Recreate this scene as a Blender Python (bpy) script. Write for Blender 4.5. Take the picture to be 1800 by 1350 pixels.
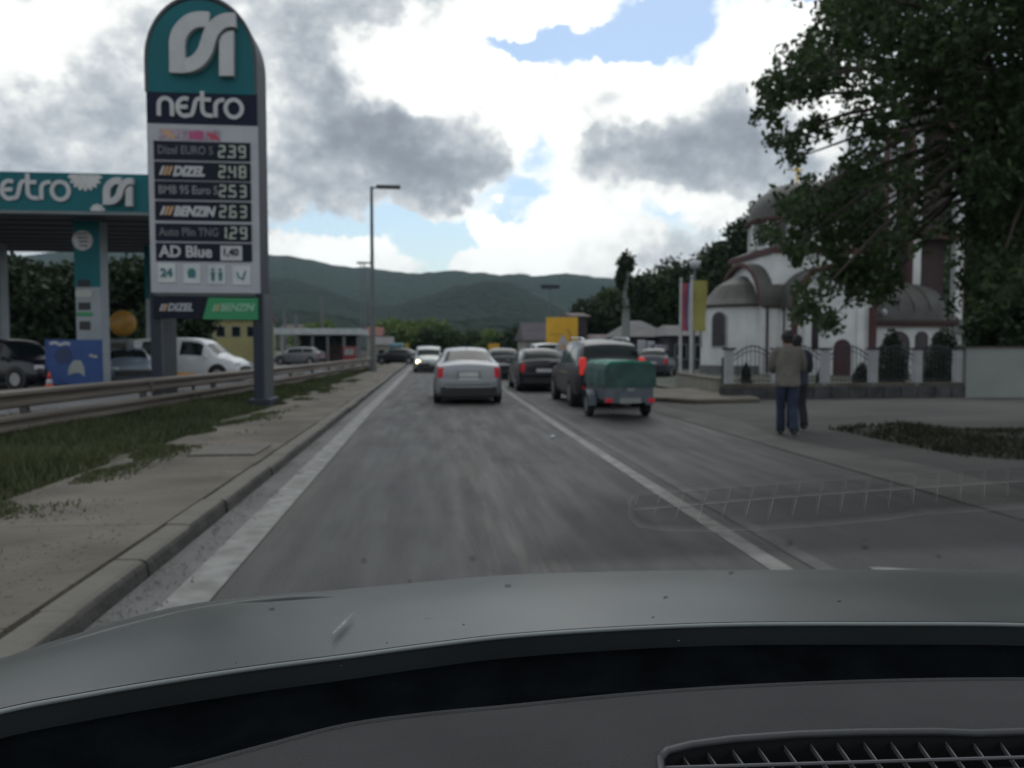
import bpy, math, random
import numpy as np
from mathutils import Vector, Matrix, noise as mn

random.seed(7); np.random.seed(7)
R = math.radians
S = bpy.context.scene
for o in list(bpy.data.objects): bpy.data.objects.remove(o)

# ---------------------------------------------------------------- camera
F = 1352.0; CX, CY = 900.0, 675.0
YAW, PITCH, CH = R(5.63), R(2.67), 1.5
cam_d = bpy.data.cameras.new('camera'); cam = bpy.data.objects.new('camera', cam_d)
S.collection.objects.link(cam); S.camera = cam
cam.location = (0, 0, CH); cam.rotation_euler = (R(90) - PITCH, 0, -YAW)
cam_d.sensor_width = 36.0; cam_d.lens = 36.0 * F / 1800.0
cam_d.clip_start = 0.05; cam_d.clip_end = 9000
cam_d.dof.use_dof = True; cam_d.dof.focus_distance = 0.95; cam_d.dof.aperture_fstop = 6.2
S.render.engine = 'CYCLES'
S.view_settings.view_transform = 'Standard'; S.view_settings.look = 'None'
S.view_settings.exposure = 0.10; S.view_settings.gamma = 1.0; S.view_settings.use_curve_mapping = False
S.cycles.max_bounces = 6; S.cycles.diffuse_bounces = 3; S.cycles.glossy_bounces = 3
S.cycles.transparent_max_bounces = 12; S.cycles.volume_bounces = 0
S.cycles.sample_clamp_indirect = 4.0

_f = Vector((math.sin(YAW) * math.cos(PITCH), math.cos(YAW) * math.cos(PITCH), -math.sin(PITCH)))
_r = Vector((math.cos(YAW), -math.sin(YAW), 0)); _u = _r.cross(_f)
EYE = Vector((0, 0, CH))
def ray(px, py): return _f + _r * ((px - CX) / F) - _u * ((py - CY) / F)
def at(px, py, Y):
    d = ray(px, py); return EYE + d * (Y / d.y)
def G(px, py, z=0.0):
    d = ray(px, py); return EYE + d * ((z - CH) / d.z)
def azel(px, py):
    d = ray(px, py).normalized(); return math.atan2(d.x, d.y), math.asin(d.z)

# ---------------------------------------------------------------- world
SUN_EL, SUN_AZ = R(52), R(14)
W = bpy.data.worlds.new('World'); S.world = W; W.use_nodes = True
def make_world():
    nt = W.node_tree; nt.nodes.clear(); N = nt.nodes.new; L = nt.links.new
    def math_(op, a, b=None, c=None, clamp=False):
        n = N('ShaderNodeMath'); n.operation = op; n.use_clamp = clamp
        for i, v in enumerate((a, b, c)):
            if v is None: continue
            if isinstance(v, (int, float)): n.inputs[i].default_value = v
            else: L(v, n.inputs[i])
        return n.outputs[0]
    tc = N('ShaderNodeTexCoord'); sep = N('ShaderNodeSeparateXYZ'); L(tc.outputs['Generated'], sep.inputs[0])
    az = math_('ARCTAN2', sep.outputs[0], sep.outputs[1]); el = math_('ARCSINE', sep.outputs[2])
    base = N('ShaderNodeCombineXYZ'); L(az, base.inputs[0]); L(el, base.inputs[1])
    def noise(scale, detail=6, rough=.55, off=(0, 0, 0), sc=(1, 1, 1), vec=None):
        m = N('ShaderNodeMapping'); L(vec or tc.outputs['Generated'], m.inputs[0])
        m.inputs[1].default_value = off; m.inputs[3].default_value = sc
        n = N('ShaderNodeTexNoise'); n.inputs['Scale'].default_value = scale; n.inputs['Detail'].default_value = detail
        n.inputs['Roughness'].default_value = rough; L(m.outputs[0], n.inputs[0]); return n
    # billow the cloud outlines
    w1 = noise(7, 5, .6); w2 = noise(22, 5, .6, (3, 1, 2))
    def warp(vec, n, amp):
        s = N('ShaderNodeVectorMath'); s.operation = 'SUBTRACT'; L(n.outputs['Color'], s.inputs[0]); s.inputs[1].default_value = (.5, .5, .5)
        k = N('ShaderNodeVectorMath'); k.operation = 'MULTIPLY'; L(s.outputs[0], k.inputs[0]); k.inputs[1].default_value = (amp, amp, 0)
        a = N('ShaderNodeVectorMath'); a.operation = 'ADD'; L(vec, a.inputs[0]); L(k.outputs[0], a.inputs[1]); return a.outputs[0]
    P = warp(warp(base.outputs[0], w1, .13), w2, .055)
    def field(blobs, start, gn=1, gp=1):
        acc = start
        for (px, py, rx, ry, amp) in blobs:
            u, v = azel(px, py)
            m = N('ShaderNodeMapping'); L(P, m.inputs[0])
            sx, sy = F / rx, F / ry
            m.inputs[1].default_value = (-u * sx, -v * sy, 0); m.inputs[3].default_value = (sx, sy, 1)
            g = N('ShaderNodeTexGradient'); g.gradient_type = 'SPHERICAL'; L(m.outputs[0], g.inputs[0])
            s = g.outputs['Fac']
            acc = math_('MULTIPLY_ADD', s, amp * (gn if amp < 0 else gp), acc)
        return acc
    nbig = noise(4.2, 7, .58, (1.3, .2, 4.1), (1, 1, 1.6))
    nmid = noise(11, 7, .6, (5, 2, 0), (1, 1, 1.3))
    # amount of cloud: >0 cloud, <0 clear.  (px, py, rx, ry, amplitude)
    cov = math_('MULTIPLY_ADD', nbig.outputs['Fac'], .9, -.08)
    D = field(CLOUD_D, cov)
    D = math_('ADD', D, math_('MULTIPLY_ADD', nmid.outputs['Fac'], .9, -.45))
    mr = N('ShaderNodeMapRange'); mr.interpolation_type = 'SMOOTHSTEP'; L(D, mr.inputs[0])
    mr.inputs[1].default_value = .08; mr.inputs[2].default_value = .50
    mask = mr.outputs[0]
    K = field(CLOUD_K, math_('MULTIPLY_ADD', nbig.outputs['Fac'], 1.1, -.06), 1.3, .72)
    nfin = noise(26, 8, .62, (2, 7, 1), (1, 1, 1.3))
    K = math_('ADD', K, math_('MULTIPLY_ADD', nfin.outputs['Fac'], .9, -.45))
    K = math_('ADD', K, math_('MULTIPLY_ADD', nmid.outputs['Fac'], 1.0, -.5))
    K2 = N('ShaderNodeMapRange'); K2.interpolation_type = 'SMOOTHSTEP'; L(K, K2.inputs[0]); K2.inputs[1].default_value = -.1; K2.inputs[2].default_value = 1.25
    ramp = N('ShaderNodeValToRGB'); L(K2.outputs[0], ramp.inputs[0])
    e = ramp.color_ramp.elements; e[0].position = 0; e[0].color = (1.25, 1.25, 1.22, 1); e[1].position = 1; e[1].color = (.27, .30, .345, 1)
    for p, c in ((.26, (1.02, 1.02, 1.0, 1)), (.48, (.66, .69, .72, 1)), (.74, (.43, .47, .52, 1))):
        x = e.new(p); x.color = c
    sky = N('ShaderNodeTexSky'); sky.sky_type = 'NISHITA'; sky.sun_disc = False
    sky.sun_elevation = SUN_EL; sky.sun_rotation = SUN_AZ; sky.air_density = 1.2; sky.dust_density = .6; sky.ozone_density = 1.6
    b1 = N('ShaderNodeBackground'); L(sky.outputs[0], b1.inputs[0]); b1.inputs[1].default_value = .125
    b2 = N('ShaderNodeBackground'); L(ramp.outputs[0], b2.inputs[0]); b2.inputs[1].default_value = 1.0
    mx = N('ShaderNodeMixShader'); L(mask, mx.inputs[0]); L(b1.outputs[0], mx.inputs[1]); L(b2.outputs[0], mx.inputs[2])
    out = N('ShaderNodeOutputWorld'); L(mx.outputs[0], out.inputs[0])
CLOUD_D = [  # where cloud (+) or clear sky (-) is
    (1150, 50, 120, 70, -1.5), (1010, 90, 150, 36, -1.15), (930, 78, 80, 28, -1.0), (865, 62, 60, 26, -.8), (990, 158, 40, 40, -.6),
    (1030, 30, 90, 45, .55), (1440, 0, 80, 28, -.8), (700, 105, 30, 24, -.45),
    (570, 385, 150, 36, -.55), (790, 412, 180, 50, -.75), (650, 455, 200, 34, -.35), (930, 360, 120, 28, -.35), (1180, 395, 200, 30, -.2),
    (960, 290, 60, 40, -.35), (480, 120, 500, 260, .5), (800, 130, 330, 190, .6), (1230, 210, 300, 190, .8), (730, 270, 260, 130, .6),
    (590, 450, 150, 36, 1.25), (500, 440, 100, 50, .8), (860, 395, 34, 30, 1.5), (900, 450, 130, 60, 1.5), (1010, 410, 110, 75, 1.3), (1080, 450, 120, 60, 1.0),
    (100, 200, 400, 300, .6), (760, 370, 60, 18, .7), (1190, 358, 50, 25, .9), (1270, 362, 60, 30, .9)]
CLOUD_K = [  # how dark the cloud is
    (720, 275, 260, 120, .80), (600, 260, 150, 90, .25), (800, 330, 170, 60, .5), (850, 200, 90, 90, .25),
    (1210, 220, 190, 130, .42), (1150, 300, 180, 55, .42), (1330, 300, 160, 70, .35), (1290, 210, 110, 90, .25),
    (540, 50, 160, 110, .18), (150, 170, 190, 120, .42), (250, 60, 140, 100, .12), (40, 60, 130, 80, -.45), (50, 210, 90, 60, -.1),
    (520, 310, 100, 60, .25), (680, 120, 140, 90, -.85), (900, 120, 230, 140, -1.1), (960, 250, 90, 120, -1.0), (1230, 90, 190, 130, -.95), (1050, 20, 200, 100, -1.0),
    (1120, 210, 80, 40, -.5), (1440, 120, 130, 140, -.7), (600, 445, 200, 70, -.55), (960, 420, 240, 110, -.75), (860, 395, 60, 50, -.8), (1050, 460, 160, 60, .25), (1230, 365, 140, 40, -.3), (60, 330, 260, 110, .15)]
make_world()
sun_d = bpy.data.lights.new('sun', 'SUN'); sun = bpy.data.objects.new('sun', sun_d); S.collection.objects.link(sun)
sun_d.energy = 0.6; sun_d.angle = R(40); sun_d.color = (1, .96, .9)
sd = Vector((math.sin(SUN_AZ) * math.cos(SUN_EL), math.cos(SUN_AZ) * math.cos(SUN_EL), math.sin(SUN_EL)))
sun.rotation_euler = sd.to_track_quat('Z', 'Y').to_euler()

# ---------------------------------------------------------------- materials
_M = {}
def mat(name, col, rough=.6, var=.12, scale=2.0, metal=0.0, bump=0.0, bscale=None, spec=.5, stretch=(1, 1, 1), emit=None, col2=None, sheen=0, detail=6, coat=0):
    if name in _M: return _M[name]
    m = bpy.data.materials.new(name); m.use_nodes = True; nt = m.node_tree; N = nt.nodes.new; L = nt.links.new
    b = nt.nodes['Principled BSDF']
    tc = N('ShaderNodeTexCoord'); mp = N('ShaderNodeMapping'); L(tc.outputs['Object'], mp.inputs[0]); mp.inputs[3].default_value = stretch
    n = N('ShaderNodeTexNoise'); n.inputs['Scale'].default_value = scale; n.inputs['Detail'].default_value = detail; L(mp.outputs[0], n.inputs[0])
    r = N('ShaderNodeValToRGB'); L(n.outputs['Fac'], r.inputs[0]); e = r.color_ramp.elements
    c2 = col2 or tuple(min(1, c * (1 + var)) for c in col)
    c1 = col if col2 else tuple(c * (1 - var) for c in col)
    e[0].position = .35; e[0].color = (*c1, 1); e[1].position = .65; e[1].color = (*c2, 1)
    L(r.outputs[0], b.inputs['Base Color'])
    b.inputs['Roughness'].default_value = rough; b.inputs['Metallic'].default_value = metal; b.inputs['Specular IOR Level'].default_value = spec
    if coat: b.inputs['Coat Weight'].default_value = coat; b.inputs['Coat Roughness'].default_value = .08
    if bump:
        n2 = N('ShaderNodeTexNoise'); n2.inputs['Scale'].default_value = bscale or scale * 8; n2.inputs['Detail'].default_value = 4; L(mp.outputs[0], n2.inputs[0])
        bp = N('ShaderNodeBump'); bp.inputs['Strength'].default_value = bump; bp.inputs['Distance'].default_value = .02; L(n2.outputs['Fac'], bp.inputs['Height']); L(bp.outputs[0], b.inputs['Normal'])
    if emit: b.inputs['Emission Color'].default_value = (*emit[:3], 1); b.inputs['Emission Strength'].default_value = emit[3]
    _M[name] = m; return m
def leafmat(name, c1, c2, trans=.25):
    if name in _M: return _M[name]
    m = bpy.data.materials.new(name); m.use_nodes = True; nt = m.node_tree; N = nt.nodes.new; L = nt.links.new
    b = nt.nodes['Principled BSDF']; out = nt.nodes['Material Output']
    g = N('ShaderNodeNewGeometry'); tc = N('ShaderNodeTexCoord'); n = N('ShaderNodeTexNoise'); n.inputs['Scale'].default_value = .35; n.inputs['Detail'].default_value = 3; L(tc.outputs['Object'], n.inputs[0])
    ad = N('ShaderNodeMath'); ad.operation = 'MULTIPLY_ADD'; L(g.outputs['Random Per Island'], ad.inputs[0]); ad.inputs[1].default_value = .6
    sb = N('ShaderNodeMath'); sb.operation = 'MULTIPLY_ADD'; L(n.outputs['Fac'], sb.inputs[0]); sb.inputs[1].default_value = 1.4; sb.inputs[2].default_value = -.5; L(sb.outputs[0], ad.inputs[2])
    r = N('ShaderNodeMix'); r.data_type = 'RGBA'; L(ad.outputs[0], r.inputs['Factor']); r.inputs['A'].default_value = (*c1, 1); r.inputs['B'].default_value = (*c2, 1)
    L(r.outputs['Result'], b.inputs['Base Color']); b.inputs['Roughness'].default_value = .6; b.inputs['Specular IOR Level'].default_value = .25
    t = N('ShaderNodeBsdfTranslucent'); L(r.outputs['Result'], t.inputs[0])
    mx = N('ShaderNodeMixShader'); mx.inputs[0].default_value = trans; L(b.outputs[0], mx.inputs[1]); L(t.outputs[0], mx.inputs[2]); L(mx.outputs[0], out.inputs[0])
    _M[name] = m; return m

# ---------------------------------------------------------------- mesh building
class MB:
    def __init__(s, o=(0, 0, 0)): s.v = []; s.f = []; s.o = Vector(o)
    def add(s, vs, fs):
        n = len(s.v); s.v += [tuple(Vector(v) - s.o) for v in vs]; s.f += [tuple(i + n for i in f) for f in fs]; return s
    def box(s, x0, x1, y0, y1, z0, z1):
        return s.add([(x0, y0, z0), (x1, y0, z0), (x1, y1, z0), (x0, y1, z0), (x0, y0, z1), (x1, y0, z1), (x1, y1, z1), (x0, y1, z1)],
                     [(0, 3, 2, 1), (4, 5, 6, 7), (0, 1, 5, 4), (1, 2, 6, 5), (2, 3, 7, 6), (3, 0, 4, 7)])
    def obox(s, c, sz, rz=0, rx=0, ry=0):
        M = Matrix.Translation(c) @ Matrix.Rotation(rz, 4, 'Z') @ Matrix.Rotation(ry, 4, 'Y') @ Matrix.Rotation(rx, 4, 'X')
        a, b, c_ = sz[0] / 2, sz[1] / 2, sz[2] / 2
        vs = [M @ Vector((i * a, j * b, k * c_)) for k in (-1, 1) for j in (-1, 1) for i in (-1, 1)]
        return s.add(vs, [(0, 2, 3, 1), (4, 5, 7, 6), (0, 1, 5, 4), (1, 3, 7, 5), (3, 2, 6, 7), (2, 0, 4, 6)])
    def prism(s, poly, lo, hi, axis='y'):
        n = len(poly)
        def P(a, b, t): return {'y': (a, t, b), 'x': (t, a, b), 'z': (a, b, t)}[axis]
        vs = [P(a, b, lo) for a, b in poly] + [P(a, b, hi) for a, b in poly]
        return s.add(vs, [tuple(range(n)), tuple(range(2 * n - 1, n - 1, -1))] + [(i, i + n, (i + 1) % n + n, (i + 1) % n) for i in range(n)])
    def loft(s, rings, cap=True, closed=True):
        n = len(rings[0]); vs = [p for r in rings for p in r]; fs = []
        for i in range(len(rings) - 1):
            for j in range(n if closed else n - 1):
                k = (j + 1) % n; fs.append((i * n + j, i * n + k, (i + 1) * n + k, (i + 1) * n + j))
        if cap and closed: fs += [tuple(range(n - 1, -1, -1)), tuple(range((len(rings) - 1) * n, len(rings) * n))]
        return s.add(vs, fs)
    def cyl(s, p0, p1, r0, r1=None, n=12, cap=True):
        p0, p1 = Vector(p0), Vector(p1); r1 = r0 if r1 is None else r1
        d = (p1 - p0).normalized(); a = d.orthogonal().normalized(); b = d.cross(a)
        ring = lambda p, r: [p + a * (r * math.cos(t)) + b * (r * math.sin(t)) for t in (2 * math.pi * i / n for i in range(n))]
        return s.loft([ring(p0, r0), ring(p1, r1)], cap)
    def tube(s, pts, r, n=8, taper=None):
        pts = [Vector(p) for p in pts]; rings = []
        for i, p in enumerate(pts):
            d = (pts[min(i + 1, len(pts) - 1)] - pts[max(i - 1, 0)]).normalized()
            a = d.cross(Vector((0, 0, 1)));  a = a.normalized() if a.length > .05 else d.orthogonal().normalized()
            b = d.cross(a); q = r if taper is None else r + (taper - r) * i / (len(pts) - 1)
            rings.append([p + a * (q * math.cos(t)) + b * (q * math.sin(t)) for t in (2 * math.pi * k / n for k in range(n))])
        return s.loft(rings)
    def lathe(s, c, prof, n=20, a0=0, a1=2 * math.pi, sx=1, sy=1):
        full = abs(a1 - a0 - 2 * math.pi) < 1e-4; m = n if full else n + 1
        rings = [[(c[0] + sx * r * math.cos(a0 + (a1 - a0) * i / n), c[1] + sy * r * math.sin(a0 + (a1 - a0) * i / n), c[2] + z) for i in range(m)] for r, z in prof]
        return s.loft(rings, cap=full, closed=full)
    def ribbon(s, pts, w, y0, y1, closed=False):   # flat stroke in the xz plane, from y0 to y1
        pts = [Vector(p) for p in pts]; n = len(pts); Lf = []; Rt = []
        for i, p in enumerate(pts):
            a = pts[(i - 1) % n if closed else max(i - 1, 0)]; b = pts[(i + 1) % n if closed else min(i + 1, n - 1)]
            d = (b - a).normalized(); nr = Vector((-d.y, d.x)); Lf.append(p + nr * w / 2); Rt.append(p - nr * w / 2)
        rings = [[(l.x, y0, l.y), (r.x, y0, r.y), (r.x, y1, r.y), (l.x, y1, l.y)] for l, r in zip(Lf, Rt)]
        if closed: rings.append(rings[0])
        return s.loft(rings, cap=not closed)
    def grid(s, fn, nu, nv):
        vs = [fn(i / nu, j / nv) for j in range(nv + 1) for i in range(nu + 1)]
        return s.add(vs, [(j * (nu + 1) + i, j * (nu + 1) + i + 1, (j + 1) * (nu + 1) + i + 1, (j + 1) * (nu + 1) + i) for j in range(nv) for i in range(nu)])
    def ellipsoid(s, c, r, nu=14, nv=9):
        rings = [[(c[0] + r[0] * math.sin(p) * math.cos(t), c[1] + r[1] * math.sin(p) * math.sin(t), c[2] - r[2] * math.cos(p)) for t in (2 * math.pi * i / nu for i in range(nu))] for p in (math.pi * (j + .15) / (nv + .3) for j in range(nv + 1))]
        return s.loft(rings)
    def build(s, name, m, parent=None, smooth=False, bevel=0, sub=0, kind=None, label=None):
        me = bpy.data.meshes.new(name); me.from_pydata(s.v, [], s.f); me.validate(); me.update()
        o = bpy.data.objects.new(name, me); S.collection.objects.link(o)
        me.materials.append(m)
        if parent is not None: o.parent = parent
        if smooth:
            me.polygons.foreach_set('use_smooth', [True] * len(me.polygons))
            if smooth != True:
                try: me.set_sharp_from_angle(angle=smooth)
                except Exception: pass
        if bevel:
            b = o.modifiers.new('b', 'BEVEL'); b.width = bevel; b.segments = 2; b.limit_method = 'ANGLE'
        if sub:
            q = o.modifiers.new('s', 'SUBSURF'); q.levels = q.render_levels = sub
        if kind: o['kind'] = kind
        if label: o['label'] = label
        return o
def tag(o, label=None, cat=None, group=None, kind=None):
    if label: o['label'] = label
    if cat: o['category'] = cat
    if group: o['group'] = group
    if kind: o['kind'] = kind
    return o
def thing(name, label, cat, loc=(0, 0, 0), rz=0, group=None, kind=None):
    o = bpy.data.objects.new(name, None); S.collection.objects.link(o); o.location = loc; o.rotation_euler = (0, 0, rz)
    o.empty_display_size = .2
    return tag(o, label, cat, group, kind)
def copytree(o, parent=None):
    c = o.copy(); S.collection.objects.link(c)
    if parent is not None: c.parent = parent
    for ch in [x for x in bpy.data.objects if x.parent == o]: copytree(ch, c)
    return c
def text(s, name, m, parent, loc, size, ext=.01, align='LEFT', shear=0, sx=1.0, rz=0, bold=0):
    c = bpy.data.curves.new(name, 'FONT'); c.body = s; c.size = size; c.extrude = ext; c.align_x = align; c.align_y = 'CENTER'; c.shear = shear; c.resolution_u = 3
    if bold: c.offset = bold
    t = bpy.data.objects.new(name, c); S.collection.objects.link(t)
    bpy.context.view_layer.update()
    me = bpy.data.meshes.new_from_object(t); bpy.data.objects.remove(t)
    M = Matrix.Rotation(rz, 4, 'Z') @ Matrix.Rotation(R(90), 4, 'X') @ Matrix.Diagonal((sx, 1, 1, 1)); me.transform(M)
    me.materials.clear(); me.materials.append(m)
    o = bpy.data.objects.new(name, me); S.collection.objects.link(o); o.parent = parent; o.location = loc; return o
def fastmesh(name, verts, nper, m, parent=None, smooth=False):
    """verts: (k*nper,3) array, each nper a face."""
    k = len(verts) // nper; me = bpy.data.meshes.new(name)
    me.vertices.add(len(verts)); me.vertices.foreach_set('co', np.asarray(verts, np.float32).ravel())
    me.loops.add(k * nper); me.loops.foreach_set('vertex_index', np.arange(k * nper, dtype=np.int32))
    me.polygons.add(k); me.polygons.foreach_set('loop_start', np.arange(0, k * nper, nper, dtype=np.int32)); me.polygons.foreach_set('loop_total', np.full(k, nper, np.int32))
    me.update(calc_edges=True); me.validate(); me.materials.append(m)
    o = bpy.data.objects.new(name, me); S.collection.objects.link(o)
    if parent is not None: o.parent = parent
    return o
def leaves(name, C, size, m, parent=None, asp=.5, droop=0.0, flat=0.0):
    """one pointed leaf quad per centre"""
    C = np.asarray(C, float); n = len(C); rs = np.random.RandomState(len(C) % 1000 + 3)
    a = rs.normal(size=(n, 3)); a[:, 2] = a[:, 2] * (1 - flat) - droop; a /= np.linalg.norm(a, axis=1)[:, None]
    t = rs.normal(size=(n, 3)); b = np.cross(a, t); b /= np.linalg.norm(b, axis=1)[:, None]
    s = (np.asarray(size) * rs.uniform(.6, 1.35, n))[:, None]
    V = np.stack([C - a * s * .5, C + b * s * asp * .5, C + a * s * .5, C - b * s * asp * .5], 1).reshape(-1, 3)
    return fastmesh(name, V, 4, m, parent)
def blobpts(blobs, n, shell=.55, rs=None):
    """points in ellipsoids [(x,y,z,rx,ry,rz)], denser near the skin"""
    rs = rs or np.random.RandomState(11); B = np.array(blobs, float); w = (B[:, 3] * B[:, 4] * B[:, 5]) ** (2 / 3); idx = rs.choice(len(B), n, p=w / w.sum())
    d = rs.normal(size=(n, 3)); d /= np.linalg.norm(d, axis=1)[:, None]
    r = rs.uniform(shell ** 3, 1, n) ** (1 / 3); r *= 1 + .12 * rs.normal(size=n)
    return B[idx, :3] + d * r[:, None] * B[idx, 3:]

# ================================================================= SETTING
def kx(y): return -1.82 - .0105 * min(y, 45) - .0006 * max(0, y - 30) ** 1.6
def lx(y): return -1.34 - .0125 * (min(y, 18) - 4.7) - .0045 * max(0, y - 18) - .0006 * max(0, y - 34) ** 1.6   # inner edge of the edge line
def rx(y): return 2.33 + .0004 * max(0, y - 8) ** 2 if y < 34 else 2.60 - .0006 * (y - 34) ** 1.6
def ex(y): return 5.42 + .0004 * max(0, y - 8) ** 2 if y < 34 else 5.69 - .0006 * (y - 34) ** 1.6
YS = [-6, -3, 0, 2, 3, 4, 5, 6, 7, 8, 10, 12, 14, 16, 18, 20, 23, 26, 30, 34, 38, 43, 48, 54, 60, 68, 76, 85, 95, 110, 130, 150, 180]
def strip(name, fa, fb, z, m, ys=YS, **k):
    mb = MB(); vs = []
    for y in ys: vs += [(fa(y), y, z), (fb(y), y, z)]
    mb.add(vs, [(2 * i, 2 * i + 1, 2 * i + 3, 2 * i + 2) for i in range(len(ys) - 1)])
    return mb.build(name, m, **k)

def road_mat():
    m = bpy.data.materials.new('worn_asphalt'); m.use_nodes = True; nt = m.node_tree; N = nt.nodes.new; L = nt.links.new; b = nt.nodes['Principled BSDF']
    tc = N('ShaderNodeTexCoord'); sp = N('ShaderNodeSeparateXYZ'); L(tc.outputs['Object'], sp.inputs[0])
    def noise(sc, s, d=5, rough=.55):
        mp = N('ShaderNodeMapping'); L(tc.outputs['Object'], mp.inputs[0]); mp.inputs[3].default_value = s
        n = N('ShaderNodeTexNoise'); n.inputs['Scale'].default_value = sc; n.inputs['Detail'].default_value = d; n.inputs['Roughness'].default_value = rough; L(mp.outputs[0], n.inputs[0]); return n.outputs['Fac']
    def rng(v, a, b_, c=0, d=1):
        n = N('ShaderNodeMapRange'); n.interpolation_type = 'SMOOTHSTEP'; L(v, n.inputs[0]); n.inputs[1].default_value = a; n.inputs[2].default_value = b_; n.inputs[3].default_value = c; n.inputs[4].default_value = d; return n.outputs[0]
    def mul(a, c):
        n = N('ShaderNodeMath'); n.operation = 'MULTIPLY'; L(a, n.inputs[0])
        if isinstance(c, float): n.inputs[1].default_value = c
        else: L(c, n.inputs[1])
        return n.outputs[0]
    def mixc(f, a, c):
        n = N('ShaderNodeMix'); n.data_type = 'RGBA'; L(f, n.inputs['Factor'])
        if isinstance(a, tuple): n.inputs['A'].default_value = (*a, 1)
        else: L(a, n.inputs['A'])
        n.inputs['B'].default_value = (*c, 1); return n.outputs['Result']
    x = sp.outputs[0]
    col = mixc(rng(noise(1.0, (.9, .7, 1), 8), .3, .7), (.074, .073, .073), (.092, .090, .088))
    # dusty brown along the kerb side of each wheel path, and between the lanes
    dust = noise(1.2, (1.6, .7, 1), 9)
    wl = mul(rng(x, -1.5, -.9, 1, 0), rng(dust, .3, .6)); col = mixc(mul(wl, .5), col, (.115, .100, .080))
    wm = mul(mul(rng(x, .0, .35), rng(x, .75, 1.3, 1, 0)), rng(noise(1.6, (5.0, .3, 1), 9, .62), .42, .66)); col = mixc(mul(wm, .7), col, (.15, .137, .118))
    wr = mul(mul(rng(x, 1.5, 2.3), rng(x, 3.2, 2.4)), rng(noise(1.6, (1.8, .8, 1), 9), .35, .7)); col = mixc(mul(wr, .4), col, (.115, .104, .088))
    we = mul(rng(x, 4.3, 5.4), rng(noise(1.1, (1.5, .2, 1), 6), .3, .65)); col = mixc(mul(we, .8), col, (.12, .112, .098))
    # tar seams and patches
    sm = rng(noise(.7, (1.0, .8, 1), 8, .65), .58, .62); col = mixc(mul(sm, .35), col, (.035, .036, .038))
    gr = rng(noise(70, (1, 1, 1), 4, .7), .38, .62); col2 = N('ShaderNodeMix'); col2.data_type = 'RGBA'; col2.blend_type = 'MULTIPLY'; col2.inputs['Factor'].default_value = .45; L(col, col2.inputs['A']); L(gr, col2.inputs['B'])
    L(col2.outputs['Result'], b.inputs['Base Color'])
    L(rng(noise(2, (2, .2, 1)), .3, .7, .62, .82), b.inputs['Roughness']); b.inputs['Specular IOR Level'].default_value = .35
    bp = N('ShaderNodeBump'); bp.inputs['Strength'].default_value = .5; bp.inputs['Distance'].default_value = .01; L(noise(90, (1, 1, 1), 2), bp.inputs['Height']); L(bp.outputs[0], b.inputs['Normal'])
    return m
M_ROAD = road_mat()
M_GROUND = mat('earth', (.075, .075, .05), .95, .3, .25, bump=.4, col2=(.05, .062, .03))
M_DUSTY = mat('dusty_concrete', (.085, .073, .056), .95, .22, 1.0, bump=1.0, bscale=14, detail=13, col2=(.158, .138, .108))
def kerb_mat():
    m = mat('kerb_concrete', (.036, .033, .031), .9, .3, 3, bump=.9, bscale=14, col2=(.065, .060, .054)); nt = m.node_tree; b = nt.nodes['Principled BSDF']; L = nt.links.new
    g = nt.nodes.new('ShaderNodeNewGeometry'); sp = nt.nodes.new('ShaderNodeSeparateXYZ'); L(g.outputs['True Normal'], sp.inputs[0]); mr = nt.nodes.new('ShaderNodeMapRange'); L(sp.outputs[2], mr.inputs[0]); mr.inputs[1].default_value = .7; mr.inputs[2].default_value = .97; mr.inputs[4].default_value = .9
    tc = nt.nodes.new('ShaderNodeTexCoord'); n = nt.nodes.new('ShaderNodeTexNoise'); n.inputs['Scale'].default_value = 2.5; n.inputs['Detail'].default_value = 9; L(tc.outputs['Object'], n.inputs[0]); m2 = nt.nodes.new('ShaderNodeMapRange'); L(n.outputs['Fac'], m2.inputs[0]); m2.inputs[1].default_value = .3; m2.inputs[2].default_value = .55; m2.inputs[3].default_value = .8
    k = nt.nodes.new('ShaderNodeMath'); k.operation = 'MULTIPLY'; L(mr.outputs[0], k.inputs[0]); L(m2.outputs[0], k.inputs[1])
    mx = nt.nodes.new('ShaderNodeMix'); mx.data_type = 'RGBA'; L(k.outputs[0], mx.inputs['Factor']); old = b.inputs['Base Color'].links[0].from_socket; L(old, mx.inputs['A']); mx.inputs['B'].default_value = (.155, .142, .118, 1); L(mx.outputs['Result'], b.inputs['Base Color'])
    return m
M_KERB = kerb_mat()
M_PAINT = mat('worn_white_paint', (.16, .155, .143), .8, .25, 5, bump=.3, bscale=60, detail=10, col2=(.27, .263, .245))
M_GUTTER = mat('gutter_concrete', (.115, .11, .108), .9, .18, 1.6, bump=.4, bscale=40, detail=8, col2=(.155, .148, .143))

tag(MB().grid(lambda u, v: ((u - .5) * 6000, -60 + v * v * 5200, -.06), 60, 60).build('ground', M_GROUND, kind='structure'), 'wide earth and grass ground around the road')
tag(strip('road', kx, ex, 0.0, M_ROAD, kind='structure'), 'grey two lane asphalt road running towards the hills')
tag(strip('gutter_strip', kx, lambda y: lx(y) - .02, .004, M_GUTTER, kind='structure'), 'pale concrete gutter strip between kerb and edge line')
tag(strip('edge_line', lambda y: lx(y) - .26, lx, .009, M_PAINT, YS[:25], kind='structure'), 'solid white edge line beside the kerb')
tag(strip('centre_line', lambda y: rx(y) - .09, lambda y: rx(y) + .07, .005, M_PAINT, kind='structure'), 'solid white line between the two lanes')
M_FAINT = mat('faded_paint', (.085, .083, .079), .85, .3, 4, detail=9, col2=(.12, .117, .110))
tag(strip('faded_centre_line', lambda y: rx(y) + .22, lambda y: rx(y) + .36, .006, M_FAINT, kind='structure'), 'faded second line right of the solid centre line')
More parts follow.
